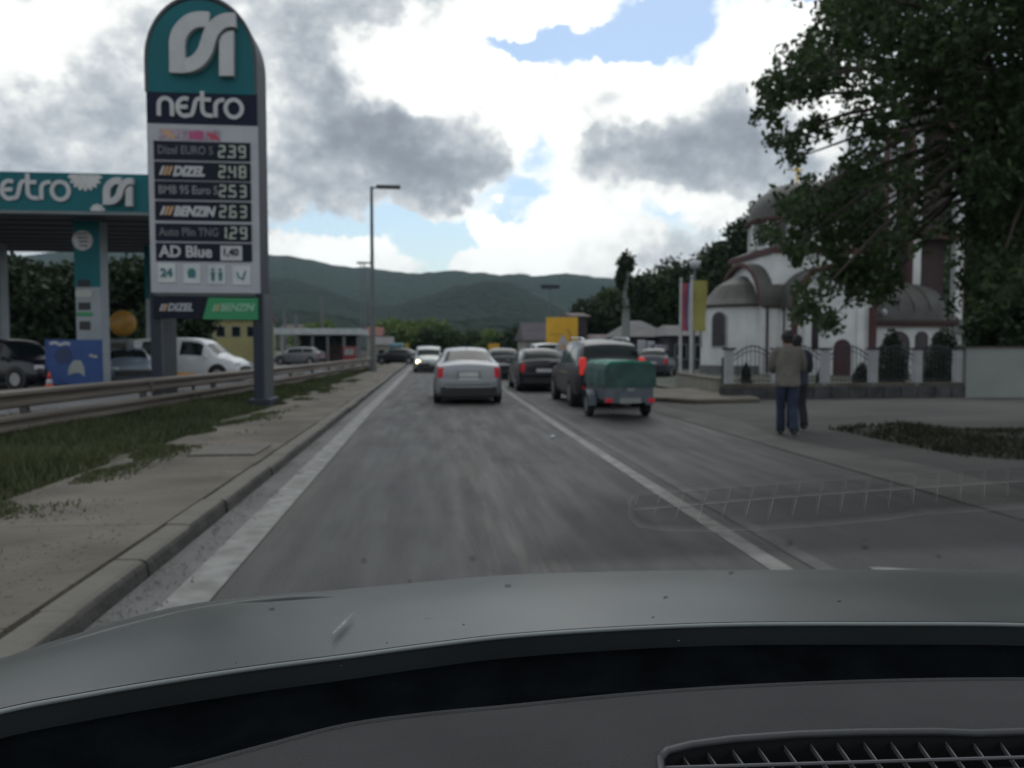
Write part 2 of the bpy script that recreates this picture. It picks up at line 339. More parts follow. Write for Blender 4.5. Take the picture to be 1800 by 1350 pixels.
# short slanting line at the lower right
q = [G(1535, 1003), G(1650, 1009), G(1760, 1017), G(1900, 1030), G(2100, 1050)]
mb = MB(); mb.add([(p.x, p.y + o, .007) for p in q for o in (-.07, .07)], [(2 * i, 2 * i + 2, 2 * i + 3, 2 * i + 1) for i in range(4)])
tag(mb.build('slanting_line', M_PAINT, kind='structure'), 'short worn line slanting across the right lane')

# kerb of single stones
kerb = thing('kerb', 'dark concrete kerb of long stones left of the road', None, kind='structure')
y = 1.2; k = 0
while y < 62:
    ln = 1.0 if y < 20 else 2.0
    g = random.choice([.004, .006, .006, .018]); a0, a1 = y + g, y + ln - g
    dz = random.uniform(-.014, .010); dx = random.uniform(-.02, .02)
    xa, xb = kx(a0) + dx, kx(a1) + dx
    mb = MB()
    def sec(xx, yy): return [(xx, yy, -.05), (xx - .018, yy, .085 + dz * .5), (xx - .035, yy, .110 + dz * .6), (xx - .07, yy, .121 + dz * .4), (xx - .22, yy, .124 + dz * .3), (xx - .232, yy, -.05)]
    mb.loft([sec(xa, a0), sec(xb, a1)]); mb.build('kerb_stone', M_KERB, kerb, bevel=.008 if y < 14 else 0); y += ln
tag(strip('kerb_bed', lambda y: kx(y) - .30, lambda y: kx(y) - .06, .098, mat('dusty_joint', (.085, .075, .060), .95, .3, 6), kind='structure'), 'dark bedding in the kerb joints')
# pavement slabs
def px0(y): return kx(y) - .24
def px1(y): return -3.85 - .004 * y
M_BED = mat('pavement_joint', (.06, .056, .05), .95)
tag(strip('pavement_bed', px1, px0, .10, M_BED, kind='structure'), 'bedding under the pavement slabs')
pav = thing('pavement', 'dusty concrete pavement between kerb and grass verge', None, kind='structure')
y = 1.0; M_DUSTY2 = mat('dusty_concrete_dark', (.105, .098, .085), .9, .2, 1.3, bump=.5, bscale=30, detail=9, col2=(.14, .132, .115))
while y < 75:
    ln = random.uniform(2.2, 3.4) if y < 20 else 8
    n = 8; vs = []; a0, a1 = y + .006, y + ln - .006
    zz = .122 + random.uniform(-.004, .004)
    mb = MB(); mb.add([(px1(a0), a0, zz), (px0(a0) - .01, a0, zz), (px0(a1) - .01, a1, zz), (px1(a1), a1, zz), (px1(a0), a0, .09), (px0(a0) - .01, a0, .09), (px0(a1) - .01, a1, .09), (px1(a1), a1, .09)],
                    [(0, 1, 2, 3), (0, 4, 5, 1), (2, 6, 7, 3), (1, 5, 6, 2), (0, 3, 7, 4)])
    mb.build('slab', M_DUSTY, pav); y += ln
# service cover set in the pavement
a, b = G(398, 806, .13), G(512, 786, .13)
cv = thing('service_cover', 'rectangular pale concrete service cover set in the pavement', 'cover', (-2.75, 10.6, .128))
MB((0, 0, 0)).box(-.42, .42, -.5, .5, -.02, .012).build('frame', M_KERB, cv); MB().box(-.36, .36, -.44, .44, 0, .018).build('lid', M_DUSTY2, cv, bevel=.006)

# grass verge
M_SOIL = mat('verge_soil', (.05, .052, .028), .95, .3, 2, bump=.6, col2=(.075, .07, .045))
def vx0(y): return -13 if y < 19 else -8
tag(strip('verge', lambda y: -11.0 + .07 * min(y, 60), px1, .08, M_SOIL, YS[:26], kind='structure'), 'grassy strip of soil beneath the guard rail')
M_GRASS = leafmat('grass_blades', (.034, .048, .018), (.108, .122, .056), .2)
def grass_patch(name, fn, n, h, label, m=None):
    rs = np.random.RandomState(5); V = []
    base = np.array([fn(rs) for _ in range(n)]); ang = rs.uniform(0, 6.28, n); hh = h * rs.uniform(.4, 1.5, n) * base[:, 3]; w = .006 + .010 * rs.rand(n) + base[:, 1] * .00045; le = rs.normal(0, .35, (n, 2)) * hh[:, None]
    dx, dy = np.cos(ang) * w, np.sin(ang) * w
    A = np.stack([base[:, 0] - dx, base[:, 1] - dy, base[:, 2]], 1); B = np.stack([base[:, 0] + dx, base[:, 1] + dy, base[:, 2]], 1)
    T = np.stack([base[:, 0] + le[:, 0], base[:, 1] + le[:, 1], base[:, 2] + hh], 1)
    return tag(fastmesh(name, np.stack([A, B, T], 1).reshape(-1, 3), 3, m or M_GRASS), label, kind='stuff')
def railx(y): return float(np.interp(y, [4, 11.6, 18.7, 23.4, 29, 50, 60], [-6.95, -6.6, -5.95, -5.6, -5.25, -4.45, -4.3]))
def vf(rs):
    y = 5 + 50 * rs.rand() ** 1.8; x0 = px1(y); x = x0 - rs.rand() ** .85 * (-(railx(y) - 1.5) + x0)
    c = mn.noise(Vector((x * .9, y * .5, 0))); edge = min(1, (x0 - x) / .5)
    if c < -.42 - .3 * edge + .45 * (1 - edge): return vf(rs)
    return (x, y, .08, (.35 + .65 * edge) * (1 + c))
grass_patch('verge_grass', vf, 110000, .15, 'green grass and weeds growing along the verge under the rail')

def wf(rs):
    y = 4 + 30 * rs.rand() ** 1.5; x = px1(y) + abs(rs.normal()) * .28; c = mn.noise(Vector((x * 1.3, y * .8, 7)))
    if c < .02: return wf(rs)
    return (x, y, .118, .35 + c)
grass_patch('pavement_weeds', wf, 7000, .08, 'low weeds creeping over the outer pavement edge')
def gritpts(n, seed):
    rs = np.random.RandomState(seed); V = []
    for i in range(n):
        y = 2.2 + 14 * rs.rand() ** 1.4
        if rs.rand() < .75: x = px0(y) - (px0(y) - px1(y)) * rs.rand() ** .6; z = .127
        else: x = kx(y) + .02 + abs(rs.normal()) * .12; z = .012
        if mn.noise(Vector((x * 1.5, y * .7, 2))) < -.05: continue
        s = .004 + .010 * rs.rand() ** 2; a = rs.uniform(0, 6.3); p = [(x + s * math.cos(a + 2.09 * k), y + s * math.sin(a + 2.09 * k), z) for k in range(3)]; t = (x + rs.normal() * s * .2, y, z + s * .9)
        for k in range(3): V += [p[k], p[(k + 1) % 3], t]
    return np.array(V)
tag(fastmesh('grit', gritpts(9000, 9), 3, mat('grit_stone', (.17, .16, .14), .9, .5, 30)), 'loose grit scattered over pavement and gutter', kind='stuff')
# guard rail: two beams, posts, end
gl = [Vector((railx(y), y, 0)) for y in [1 + 4 * i for i in range(15)]]
gr = thing('guard_rail', 'weathered double beam guard rail running beside the pavement', 'guard rail', (railx(20), 20, 0))
M_RAIL = mat('weathered_rail', (.115, .092, .074), .7, .25, 1.5, bump=.15, stretch=(1, .2, 3), col2=(.19, .162, .135))
for i in range(len(gl) - 1):
    p, q_ = gl[i], gl[i + 1]; d = (q_ - p).normalized(); nn = Vector((d.y, -d.x, 0))
    for z0, z1 in ((.57, .86), (.20, .47)):
        h = z1 - z0; prof = [(0, 0), (.07, .12), (.07, .3), (.0, .42), (.0, .58), (.07, .7), (.07, .88), (0, 1), (-.012, 1), (.058, .88), (.058, .7), (-.012, .58), (-.012, .42), (.058, .3), (.058, .12), (-.012, 0)]
        rings = [[pt + nn * (a + off) + Vector((0, 0, z0 + b * h)) for a, b in prof] for pt, off in ((p - d * .15, .004 if i % 2 else 0), (q_ + d * .0, .004 if i % 2 else 0))]
        MB(gr.location).loft(rings).build('rail_beam', M_RAIL, gr)
    c = p - nn * .10
    MB(gr.location).obox((c.x, c.y, .42), (.12, .08, .84), math.atan2(d.y, d.x) + R(90)).build('rail_post', mat('rail_post_steel', (.09, .085, .08), .6, metal=.3), gr)
    if i in (2, 4): MB(gr.location).obox((p.x + nn.x * .09, p.y, .66), (.05, .05, .2)).build('bracket', M_DUSTY, gr)

# station forecourt, right-hand lot
M_FORE = mat('forecourt', (.085, .085, .088), .85, .2, .4, bump=.3, col2=(.12, .12, .12))
tag(MB().add([(-90, 17, .10), (-7.6, 17, .10), (-6.4, 34, .10), (-5.6, 60, .10), (-7, 85, .10), (-90, 85, .10)], [(0, 1, 2, 3, 4, 5)]).build('forecourt', M_FORE, kind='structure'), 'grey paved forecourt of the filling station')
M_LOT = mat('gravel_lot', (.052, .050, .045), .95, .25, .6, bump=.8, bscale=20, detail=10, col2=(.085, .081, .072), stretch=(.5, 1.4, 1))
tag(MB().add([(ex(y) - .0 if s == 0 else 60, y, .006 + (.0)) for y in [2, 5, 8, 11, 14, 17, 20, 22, 24.5] for s in (0, 1)], [(2 * i, 2 * i + 1, 2 * i + 3, 2 * i + 2) for i in range(8)]).build('gravel_lot', M_LOT, kind='structure'), 'compacted gravel lot right of the road')
# pale dusty shoulder at the lane edge
tag(strip('dust_strip', lambda y: ex(y) - .35, lambda y: ex(y) + .55 + .25 * math.sin(y * .9), .010, mat('pale_dust', (.075, .071, .062), .95, .2, 1.2, detail=9, col2=(.108, .103, .09)), [3, 4, 5, 6, 7, 8, 9, 10, 11, 12, 13, 14, 15, 16, 18, 20, 22], kind='structure'), 'pale dust strip along the right road edge')
# earth mound with dark grass
def moundh(u, v):
    x = 7.2 + u * 12; y = 8.9 + v * 3.9
    h = .20 * math.sin(math.pi * v) ** .8 * min(1, u * 9) * (1 + .5 * mn.noise(Vector((x * .8, y, 0)))) + (.16 * math.exp(-((u - .045) / .03) ** 2 - ((v - .62) / .3) ** 2))
    y2 = y + (1 - min(1, u * 6)) * .9 + (-.12 * (x - 7)) * (1 - v) * .6
    return (x, y2, max(0, h) - .01)
MO = MB().grid(moundh, 60, 16).build('earth_mound', mat('dark_earth', (.04, .04, .03), .95, .3, 1.5, bump=.7, col2=(.07, .066, .05)), kind='structure', smooth=True); tag(MO, 'low bank of dark earth beside the gravel lot')
def mf(rs):
    u = rs.rand(); v = rs.rand() ; p = moundh(u, v); c = mn.noise(Vector((p[0] * .7, p[1] * .9, 3)))
    if c < -.22 + .35 * rs.rand(): return mf(rs)
    return (p[0], p[1], p[2] - .01, 1 + c * 1.2 if u > .1 else 1.5)
grass_patch('mound_grass', mf, 26000, .06, 'dark rough grass growing over the earth bank', leafmat('dark_grass', (.018, .022, .011), (.05, .05, .028), .1))

# kerb island + low wall at the right
tag(MB().prism([(5.6, 21.6), (6.9, 19.9), (8.9, 20.4), (9.3, 23.0), (8.8, 26), (6.5, 25)], 0, .13, 'z').build('traffic_island', M_DUSTY, bevel=.03, kind='structure'), 'raised concrete island with low kerb at the side road')

# ================================================================= HILLS
def hillmat(name, c1, c2, sc):
    m = bpy.data.materials.new(name); m.use_nodes = True; nt = m.node_tree; N = nt.nodes.new; L = nt.links.new; b = nt.nodes['Principled BSDF']
    tc = N('ShaderNodeTexCoord')
    def nz(s, d): 
        n = N('ShaderNodeTexNoise'); n.inputs['Scale'].default_value = s; n.inputs['Detail'].default_value = d; L(tc.outputs['Object'], n.inputs[0]); return n.outputs['Fac']
    v = N('ShaderNodeTexVoronoi'); v.inputs['Scale'].default_value = sc; L(tc.outputs['Object'], v.inputs['Vector'])
    ad = N('ShaderNodeMath'); ad.operation = 'MULTIPLY_ADD'; L(nz(sc / 14, 6), ad.inputs[0]); ad.inputs[1].default_value = 1.6; ad.inputs[2].default_value = -.3
    a2 = N('ShaderNodeMath'); a2.operation = 'MULTIPLY_ADD'; L(v.outputs['Distance'], a2.inputs[0]); a2.inputs[1].default_value = -.35; L(ad.outputs[0], a2.inputs[2])
    mx = N('ShaderNodeMix'); mx.data_type = 'RGBA'; L(a2.outputs[0], mx.inputs['Factor']); mx.inputs['A'].default_value = (*c1, 1); mx.inputs['B'].default_value = (*c2, 1); L(mx.outputs['Result'], b.inputs['Base Color'])
    b.inputs['Roughness'].default_value = .95; b.inputs['Specular IOR Level'].default_value = .1
    bp = N('ShaderNodeBump'); bp.inputs['Strength'].default_value = 1; bp.inputs['Distance'].default_value = 12; bp.invert = True; L(v.outputs['Distance'], bp.inputs['Height']); L(bp.outputs[0], b.inputs['Normal'])
    return m
def ridge(name, prof, Y, depth, m, label, seed, rough, nx=260, ny=22):
    xs = [p[0] for p in prof]; ys = [p[1] for p in prof]; A = at(xs[0], 500, Y).x; B = at(xs[-1], 500, Y).x
    px_of = lambda x: CX + F * math.tan(math.atan2(x, Y) - YAW)
    def fn(u, v):
        x = A + (B - A) * u; h = at(CX, float(np.interp(px_of(x), xs, ys)), Y).z
        w = Vector((x / 260, v * 1.7, seed)); g = mn.noise(w) + .5 * mn.noise(w * 2.3)
        s = v if v <= 1 else 1
        k = math.sin(s * math.pi / 2) ** (1.15) * (1 + .16 * g * math.sin(math.pi * s))
        hh = h * k + rough * mn.noise(Vector((x / 22, v * 22, seed))) * (.3 + .7 * s) + rough * .5 * mn.noise(Vector((x / 9, v * 50, seed)))
        return (x, Y - depth * (1 - s) + 60 * g * math.sin(math.pi * s), max(hh, -2))
    mb = MB().grid(fn, nx, ny)
    n = nx + 1; top = mb.v[ny * n:(ny + 1) * n]; base = len(mb.v); mb.v += [(x, y + depth * .6, -2) for x, y, z in top]
    mb.f += [(ny * n + i, ny * n + i + 1, base + i + 1, base + i) for i in range(nx)]
    return tag(mb.build(name, m, smooth=True, kind='structure'), label)
M_FAR = hillmat('far_forest', (.008, .026, .014), (.026, .052, .026), .05)
M_NEAR = hillmat('near_forest', (.007, .020, .012), (.024, .044, .022), .09)
ridge('far_mountain', [(-700, 430), (-300, 470), (0, 478), (200, 462), (380, 452), (460, 456), (500, 460), (560, 462), (600, 472), (650, 474), (700, 480), (750, 486), (790, 482), (830, 486), (870, 491), (905, 487), (930, 490), (960, 484), (1000, 485), (1030, 490), (1080, 493), (1130, 497), (1200, 500), (1400, 505), (1800, 500), (2300, 480)], 2300, 1000, M_FAR, 'long wooded mountain ridge blue with distance', 3.3, 7)
ridge('wooded_hill', [(-500, 500), (0, 530), (300, 520), (450, 500), (520, 497), (580, 515), (640, 538), (690, 545), (740, 528), (790, 510), (850, 498), (890, 500), (930, 520), (970, 548), (1020, 560), (1100, 575), (1250, 590), (1600, 600)], 1350, 500, M_NEAR, 'darker wooded hill in front of the mountain ridge', 8.1, 5)
ridge('low_slope', [(-500, 560), (0, 570), (400, 560), (520, 548), (600, 560), (680, 575), (760, 565), (860, 560), (960, 572), (1060, 560), (1150, 570), (1600, 590)], 700, 250, M_NEAR, 'low dark wooded slope at the foot of the hill', 12.4, 4)
# near wooded hillside on the right
HP = [(960, 607), (1010, 597), (1040, 570), (1080, 530), (1110, 492), (1160, 470), (1215, 462), (1262, 436), (1300, 392), (1330, 362), (1380, 335), (1450, 300), (1560, 250), (1700, 210), (2000, 180), (2400, 240)]
def hill_z(x, y):
    px = CX + F * math.tan(math.atan2(x, 170) - YAW); h = at(CX, float(np.interp(px, [p[0] for p in HP], [p[1] for p in HP])), 170).z - 4.5
    s = min(1, max(0, (y - 75) / 95)); return max(-.05, h) * s ** 1.1
tag(MB().grid(lambda u, v: (15 + u * 300, 75 + v * 115, hill_z(15 + u * 300, 75 + v * 115)), 60, 30).build('hillside', M_GROUND, kind='structure', smooth=True), 'steep hillside rising behind the church')
rs = np.random.RandomState(21); bl = []
for i in range(1500):
    x = 15 + 200 * rs.rand() ** 1.1; y = 80 + 92 * rs.rand(); z = hill_z(x, y); 
    if z < 1: continue
    r = rs.uniform(2.2, 4.2); bl.append((x, y, z + r * .8, r, r, r * rs.uniform(.9, 1.3)))
M_HLEAF = leafmat('hill_leaves', (.012, .026, .010), (.045, .075, .028), .15)
tag(leaves('hillside_forest', blobpts(bl, 150000, .8, rs), .95, M_HLEAF, asp=.8), 'dense dark green forest covering the hillside', kind='stuff')

# ================================================================= TREES
M_BARK = mat('bark', (.045, .036, .028), .95, .3, 4, bump=.8, stretch=(1, 1, .25))
def tree(name, label, px, Y, ground, top, width, lm, n=5000, ls=.4, group=None, seed=1, lowest=.28, trunk_r=.2, cat='tree', lobes=14, shell=.55):
    """px: column of the trunk; ground z, top z, crown width in metres"""
    rs = np.random.RandomState(seed); p = at(px, 600, Y); x = p.x; H = top - ground
    t = thing(name, label, cat, (x, Y, ground), group=group)
    mb = MB(); mb.tube([(0, 0, -.2), (rs.uniform(-.1, .1), 0, H * .3), (rs.uniform(-.2, .2), rs.uniform(-.2, .2), H * .75)], trunk_r, 8, trunk_r * .35)
    bl = []
    for i in range(lobes):
        a = rs.uniform(0, 6.28); h = rs.uniform(lowest + .12, .88); rr = width / 2 * math.sin(math.pi * min(1, (h - lowest) / (1 - lowest) * .8 + .12)) * rs.uniform(.45, .8)
        c = (rr * math.cos(a), rr * math.sin(a), h * H); s = width * rs.uniform(.16, .26); bl.append((*c, s, s, s * .8))
        mb.tube([(0, 0, H * (h * .55)), (c[0] * .5, c[1] * .5, H * h * .85), c], trunk_r * .35, 5, .02)
    bl.append((0, 0, H * .8, width * .24, width * .24, H * .2)); bl.append((0, 0, H * .55, width * .3, width * .3, H * .22))
    mb.build('trunk', M_BARK, t, smooth=True)
    leaves('crown', blobpts(bl, n, shell, rs), ls, lm, t, asp=.7)
    return t
M_DK = leafmat('dark_leaves', (.012, .025, .011), (.04, .062, .026), .15)
M_MID = leafmat('mid_leaves', (.022, .045, .015), (.06, .095, .032), .25)
M_LT = leafmat('light_leaves', (.07, .12, .03), (.16, .22, .07), .3)
def zt(px, py, Y): return at(px, py, Y).z
for i, (px, Y, top, w) in enumerate([(-60, 52, 436, 9), (25, 50, 446, 7), (78, 56, 466, 7), (120, 54, 462, 6), (225, 55, 452, 7.5), (300, 60, 500, 7)]):
    tree('roadside_tree', ['dark tree furthest left behind the station', 'dark tree behind the black car at the station', 'dark rounded tree left of the canopy column', 'dark tree directly behind the canopy column', 'dark tree seen between column and price sign', 'dark tree behind the posts of the price sign'][i], px, Y, 0, zt(px, top, Y), w, M_DK, 7000, .42, 'trees behind the filling station', 40 + i, lowest=.08, lobes=18)
for i, (px, Y, top, w, lm) in enumerate([(565, 120, 566, 9, M_LT), (706, 150, 573, 12, M_LT), (738, 160, 572, 13, M_LT), (772, 150, 582, 10, M_MID), (820, 170, 585, 11, M_MID), (868, 165, 582, 8, M_LT), (905, 140, 578, 9, M_DK), (676, 130, 590, 6, M_MID)]):
    tree('valley_tree', ['pale green tree showing above the flat shed roof', 'bright green tree beyond the turquoise van', 'bright green tree with the widest crown', 'mid green tree above the oncoming car', 'mid green tree above the silver car roof', 'small light green tree left of the dark roofed house', 'dark tree beside the dark roofed house', 'small green tree beside the street lamps'][i], px, Y, 0, zt(px, top, Y), w, lm, 3500, .8, 'trees across the valley floor', 60 + i, lowest=.05, lobes=12)
for i, (px, Y, top, w, lm) in enumerate([(1045, 95, 535, 9, M_DK), (1072, 100, 512, 9, M_MID), (1135, 92, 478, 8, M_DK), (1180, 90, 468, 8, M_MID), (1228, 88, 462, 9, M_DK), (1275, 80, 420, 8, M_DK), (1312, 78, 375, 7, M_DK), (1336, 82, 352, 7, M_DK)]):
    tree('hill_tree', ['lowest dark tree where the hillside begins', 'tree on the hillside left of the concrete pole', 'tree on the hillside right of the concrete pole', 'mid green tree above the hipped roof', 'dark tree above the two banners', 'tall dark tree left of the church dome', 'dark tree rising beside the church dome', 'highest dark tree touching the church dome'][i], px, Y, -.05, zt(px, top, Y), w, lm, 8000, .5, 'trees on the hillside', 80 + i, lowest=.02, lobes=18)

# the near walnut tree
def big_tree():
    rs = np.random.RandomState(4)
    base = G(2010, 800); base = Vector((12.6, 14.5, 0))
    t = thing('walnut_tree', 'large leafy tree overhanging the church from the right', 'tree', base)
    CL = [(1500, 60, 62), (1435, 95, 45), (1375, 150, 34), (1350, 185, 26), (1400, 125, 30), (1440, 140, 40), (1540, 140, 62), (1395, 245, 22), (1372, 238, 14), (1430, 222, 26), (1400, 275, 12), (1530, 225, 48), (1500, 290, 30), (1475, 330, 36), (1420, 350, 40), (1385, 355, 26), (1355, 400, 18), (1440, 400, 44), (1400, 430, 26), (1510, 380, 56), (1440, 515, 30), (1420, 540, 20), (1460, 560, 20), (1490, 490, 36), (1545, 455, 44), (1480, 440, 40), (1575, 60, 66), (1600, 175, 60), (1580, 290, 56), (1640, 110, 60), (1680, 60, 70), (1700, 190, 60), (1650, 290, 50), (1760, 70, 80), (1780, 170, 70), (1730, 290, 60), (1790, 280, 70), (1590, 395, 44), (1720, 380, 60), (1780, 400, 70), (1740, 480, 50), (1800, 490, 40), (1860, 150, 120), (1880, 330, 120), (1520, -10, 60), (1620, -20, 80), (1740, -30, 90), (1560, 500, 26), (1500, 20, 40), (1860, 0, 120), (1470, 5, 20), (1990, 250, 140), (1950, 60, 120), (1720, -160, 120), (1900, -140, 140)]
    pts = []; br = MB(base); top = base + Vector((.2, .3, 5.2))
    br.tube([base + Vector((0, 0, -.2)), base + Vector((.1, 0, 1.6)), base + Vector((.05, .2, 3.4)), top], .30, 12, .20)
    for (px, py, r) in CL:
        for rep in range(2):
            Y = rs.uniform(11.2, 16.5); c = at(px + rs.normal() * r * .25, py + rs.normal() * r * .25, Y); rr = r * Y / F * 1.05
            thin = .45 if (1575 < px < 1720 and 190 < py < 560) else (.7 if (1440 < px < 1530 and 350 < py < 460) else (.62 if (1530 <= px < 1770 and 60 < py < 300) else 1)); m = int(thin * 30 + thin * (330 if px > 1560 else 290) * rr * rr / .18)
            # sprays of leaves along drooping twigs inside the clump
            k = max(3, m // 16)
            for _ in range(k):
                s = c + Vector(rs.normal(0, .48, 3)) * rr; d = Vector((rs.normal(), rs.normal(), -.9 - rs.rand())).normalized(); ln = rs.uniform(.2, .5) * max(.5, min(1.3, rr * 1.4))
                for q in range(14):
                    u = rs.rand(); pts.append(s + d * ln * u + Vector(rs.normal(0, .07, 3)))
            if rep == 0:
                mid = top.lerp(c, .5) + Vector((0, 0, .35 * (c - top).length * .4)); st = top if rs.rand() > .4 else base + Vector((.05, .2, rs.uniform(3.4, 5)))
                br.tube([st, st.lerp(mid, .6), mid, mid.lerp(c, .6) + Vector((0, 0, .1)), c], .09, 6, .012)
    br.build('trunk', M_BARK, t, smooth=True)
    P = np.array([tuple(p - base) for p in pts]); print('leaves', len(P))
    leaves('crown', P, .135, leafmat('walnut_leaves', (.018, .036, .014), (.072, .105, .042), .35), t, asp=.55, droop=.5)
big_tree()
for i, (px, Y, top, w) in enumerate([(1775, 33, 480, 3.2), (1835, 31, 450, 5), (1900, 30, 430, 6), (1765, 52, 400, 7)]):
    tree('garden_tree', ['dark bushy tree behind the left end of the white wall', 'dark bushy tree behind the middle of the white wall', 'dark tree at the right edge behind the white wall', 'tall dark tree behind the church porch'][i], px, Y, 0, zt(px, top, Y), w, M_DK, 9000, .26, 'trees behind the white wall', 120 + i, lowest=.02, lobes=20)

# ================================================================= CARS
def crv(P, s):
    n = len(P); i = min(int(s), n - 2); t = s - i
    p0, p1, p2, p3 = P[max(i - 1, 0)], P[i], P[i + 1], P[min(i + 2, n - 1)]
    return tuple(.5 * (2 * b + (c - a) * t + (2 * a - 5 * b + 4 * c - d) * t * t + (3 * b - a - 3 * c + d) * t ** 3) for a, b, c, d in zip(p0, p1, p2, p3))
M_TYRE = mat('tyre', (.012, .012, .013), .85); M_RIM = mat('alloy', (.3, .3, .31), .35, metal=.8)
M_BLKP = mat('black_plastic', (.02, .02, .022), .55, .1, 8)
M_GLASS = mat('tinted_glass', (.010, .016, .016), .10, .05, 1, spec=.22)
M_RED = mat('red_lens', (.35, .012, .02), .2, .15, 20, emit=(.6, .02, .04, .12)); M_REDLIT = mat('lit_red_lens', (.5, .02, .02), .2, emit=(1, .06, .05, .25))
M_LENS = mat('clear_lens', (.55, .56, .56), .15, .2, 30, coat=1); M_PLATE = mat('plate_white', (.55, .55, .55), .5)
M_CHROME = mat('chrome', (.6, .6, .6), .15, .05, metal=1)
SPECS = {
 'sedan': dict(L=4.57, st=[(-2.29, .36, .86, .88, .70, .70, .58), (-2.24, .24, .98, 1.03, .82, .80, .68), (-1.95, .18, 1.02, 1.085, .86, .835, .70), (-1.72, .18, 1.01, 1.10, .87, .845, .68), (-1.02, .17, .98, 1.40, .885, .865, .57), (-.5, .17, .96, 1.46, .885, .87, .585), (.25, .17, .94, 1.465, .885, .87, .60), (.72, .17, .92, 1.38, .885, .865, .61), (1.45, .17, .90, .99, .88, .84, .68), (1.95, .18, .80, .88, .86, .80, .64), (2.2, .22, .68, .76, .80, .74, .56), (2.28, .34, .58, .62, .66, .62, .5)],
      rw=(3.12, 3.92), ws=(7.1, 7.85), sw=[(3.95, 5.1), (5.15, 7.0)], wy=(-1.35, 1.38), wr=.32),
 'hatch': dict(L=4.05, st=[(-2.02, .36, .84, .86, .68, .68, .58), (-1.99, .24, .98, 1.04, .82, .80, .70), (-1.90, .18, 1.00, 1.12, .85, .83, .70), (-1.45, .17, .99, 1.42, .865, .85, .60), (-.9, .17, .97, 1.47, .87, .855, .60), (-.2, .17, .95, 1.49, .87, .855, .60), (.45, .17, .93, 1.44, .87, .855, .61), (.75, .17, .92, 1.34, .87, .85, .61), (1.3, .17, .90, 1.0, .86, .83, .66), (1.75, .18, .80, .88, .84, .78, .62), (1.96, .24, .66, .74, .78, .72, .54), (2.02, .34, .58, .60, .64, .6, .5)],
      rw=(2.06, 2.9), ws=(7.1, 7.85), sw=[(3.0, 4.4), (4.5, 6.7)], wy=(-1.28, 1.28), wr=.30),
 'suv': dict(L=4.5, st=[(-2.24, .42, .92, .96, .74, .74, .62), (-2.21, .32, 1.05, 1.15, .88, .86, .74), (-2.12, .28, 1.08, 1.3, .90, .88, .72), (-1.85, .26, 1.07, 1.60, .915, .89, .67), (-1.2, .26, 1.05, 1.69, .92, .90, .66), (-.4, .26, 1.03, 1.72, .92, .90, .66), (.4, .26, 1.01, 1.68, .92, .90, .66), (.75, .26, 1.0, 1.55, .92, .89, .66), (1.3, .26, 1.0, 1.12, .91, .87, .70), (1.85, .28, .94, 1.04, .90, .84, .68), (2.15, .32, .80, .90, .84, .78, .6), (2.25, .42, .70, .74, .70, .66, .52)],
      rw=(1.9, 2.9), ws=(7.1, 7.85), sw=[(3.0, 4.4), (4.5, 6.7)], wy=(-1.35, 1.38), wr=.36),
 'van': dict(L=4.6, st=[(-2.28, .38, .96, 1.0, .74, .74, .66), (-2.26, .28, 1.08, 1.3, .88, .87, .78), (-2.2, .24, 1.10, 1.72, .90, .89, .76), (-1.95, .22, 1.10, 1.84, .91, .895, .74), (-1.0, .22, 1.08, 1.88, .91, .90, .74), (0, .22, 1.06, 1.88, .91, .90, .74), (.6, .22, 1.04, 1.82, .91, .90, .72), (.9, .22, 1.03, 1.66, .91, .89, .70), (1.5, .22, 1.0, 1.16, .90, .86, .70), (1.95, .24, .92, 1.02, .88, .82, .66), (2.2, .28, .78, .88, .82, .76, .58), (2.3, .38, .66, .70, .66, .62, .5)],
      rw=(1.4, 2.5), ws=(7.1, 7.85), sw=[(3.3, 4.6), (4.9, 6.8)], wy=(-1.35, 1.45), wr=.33)}
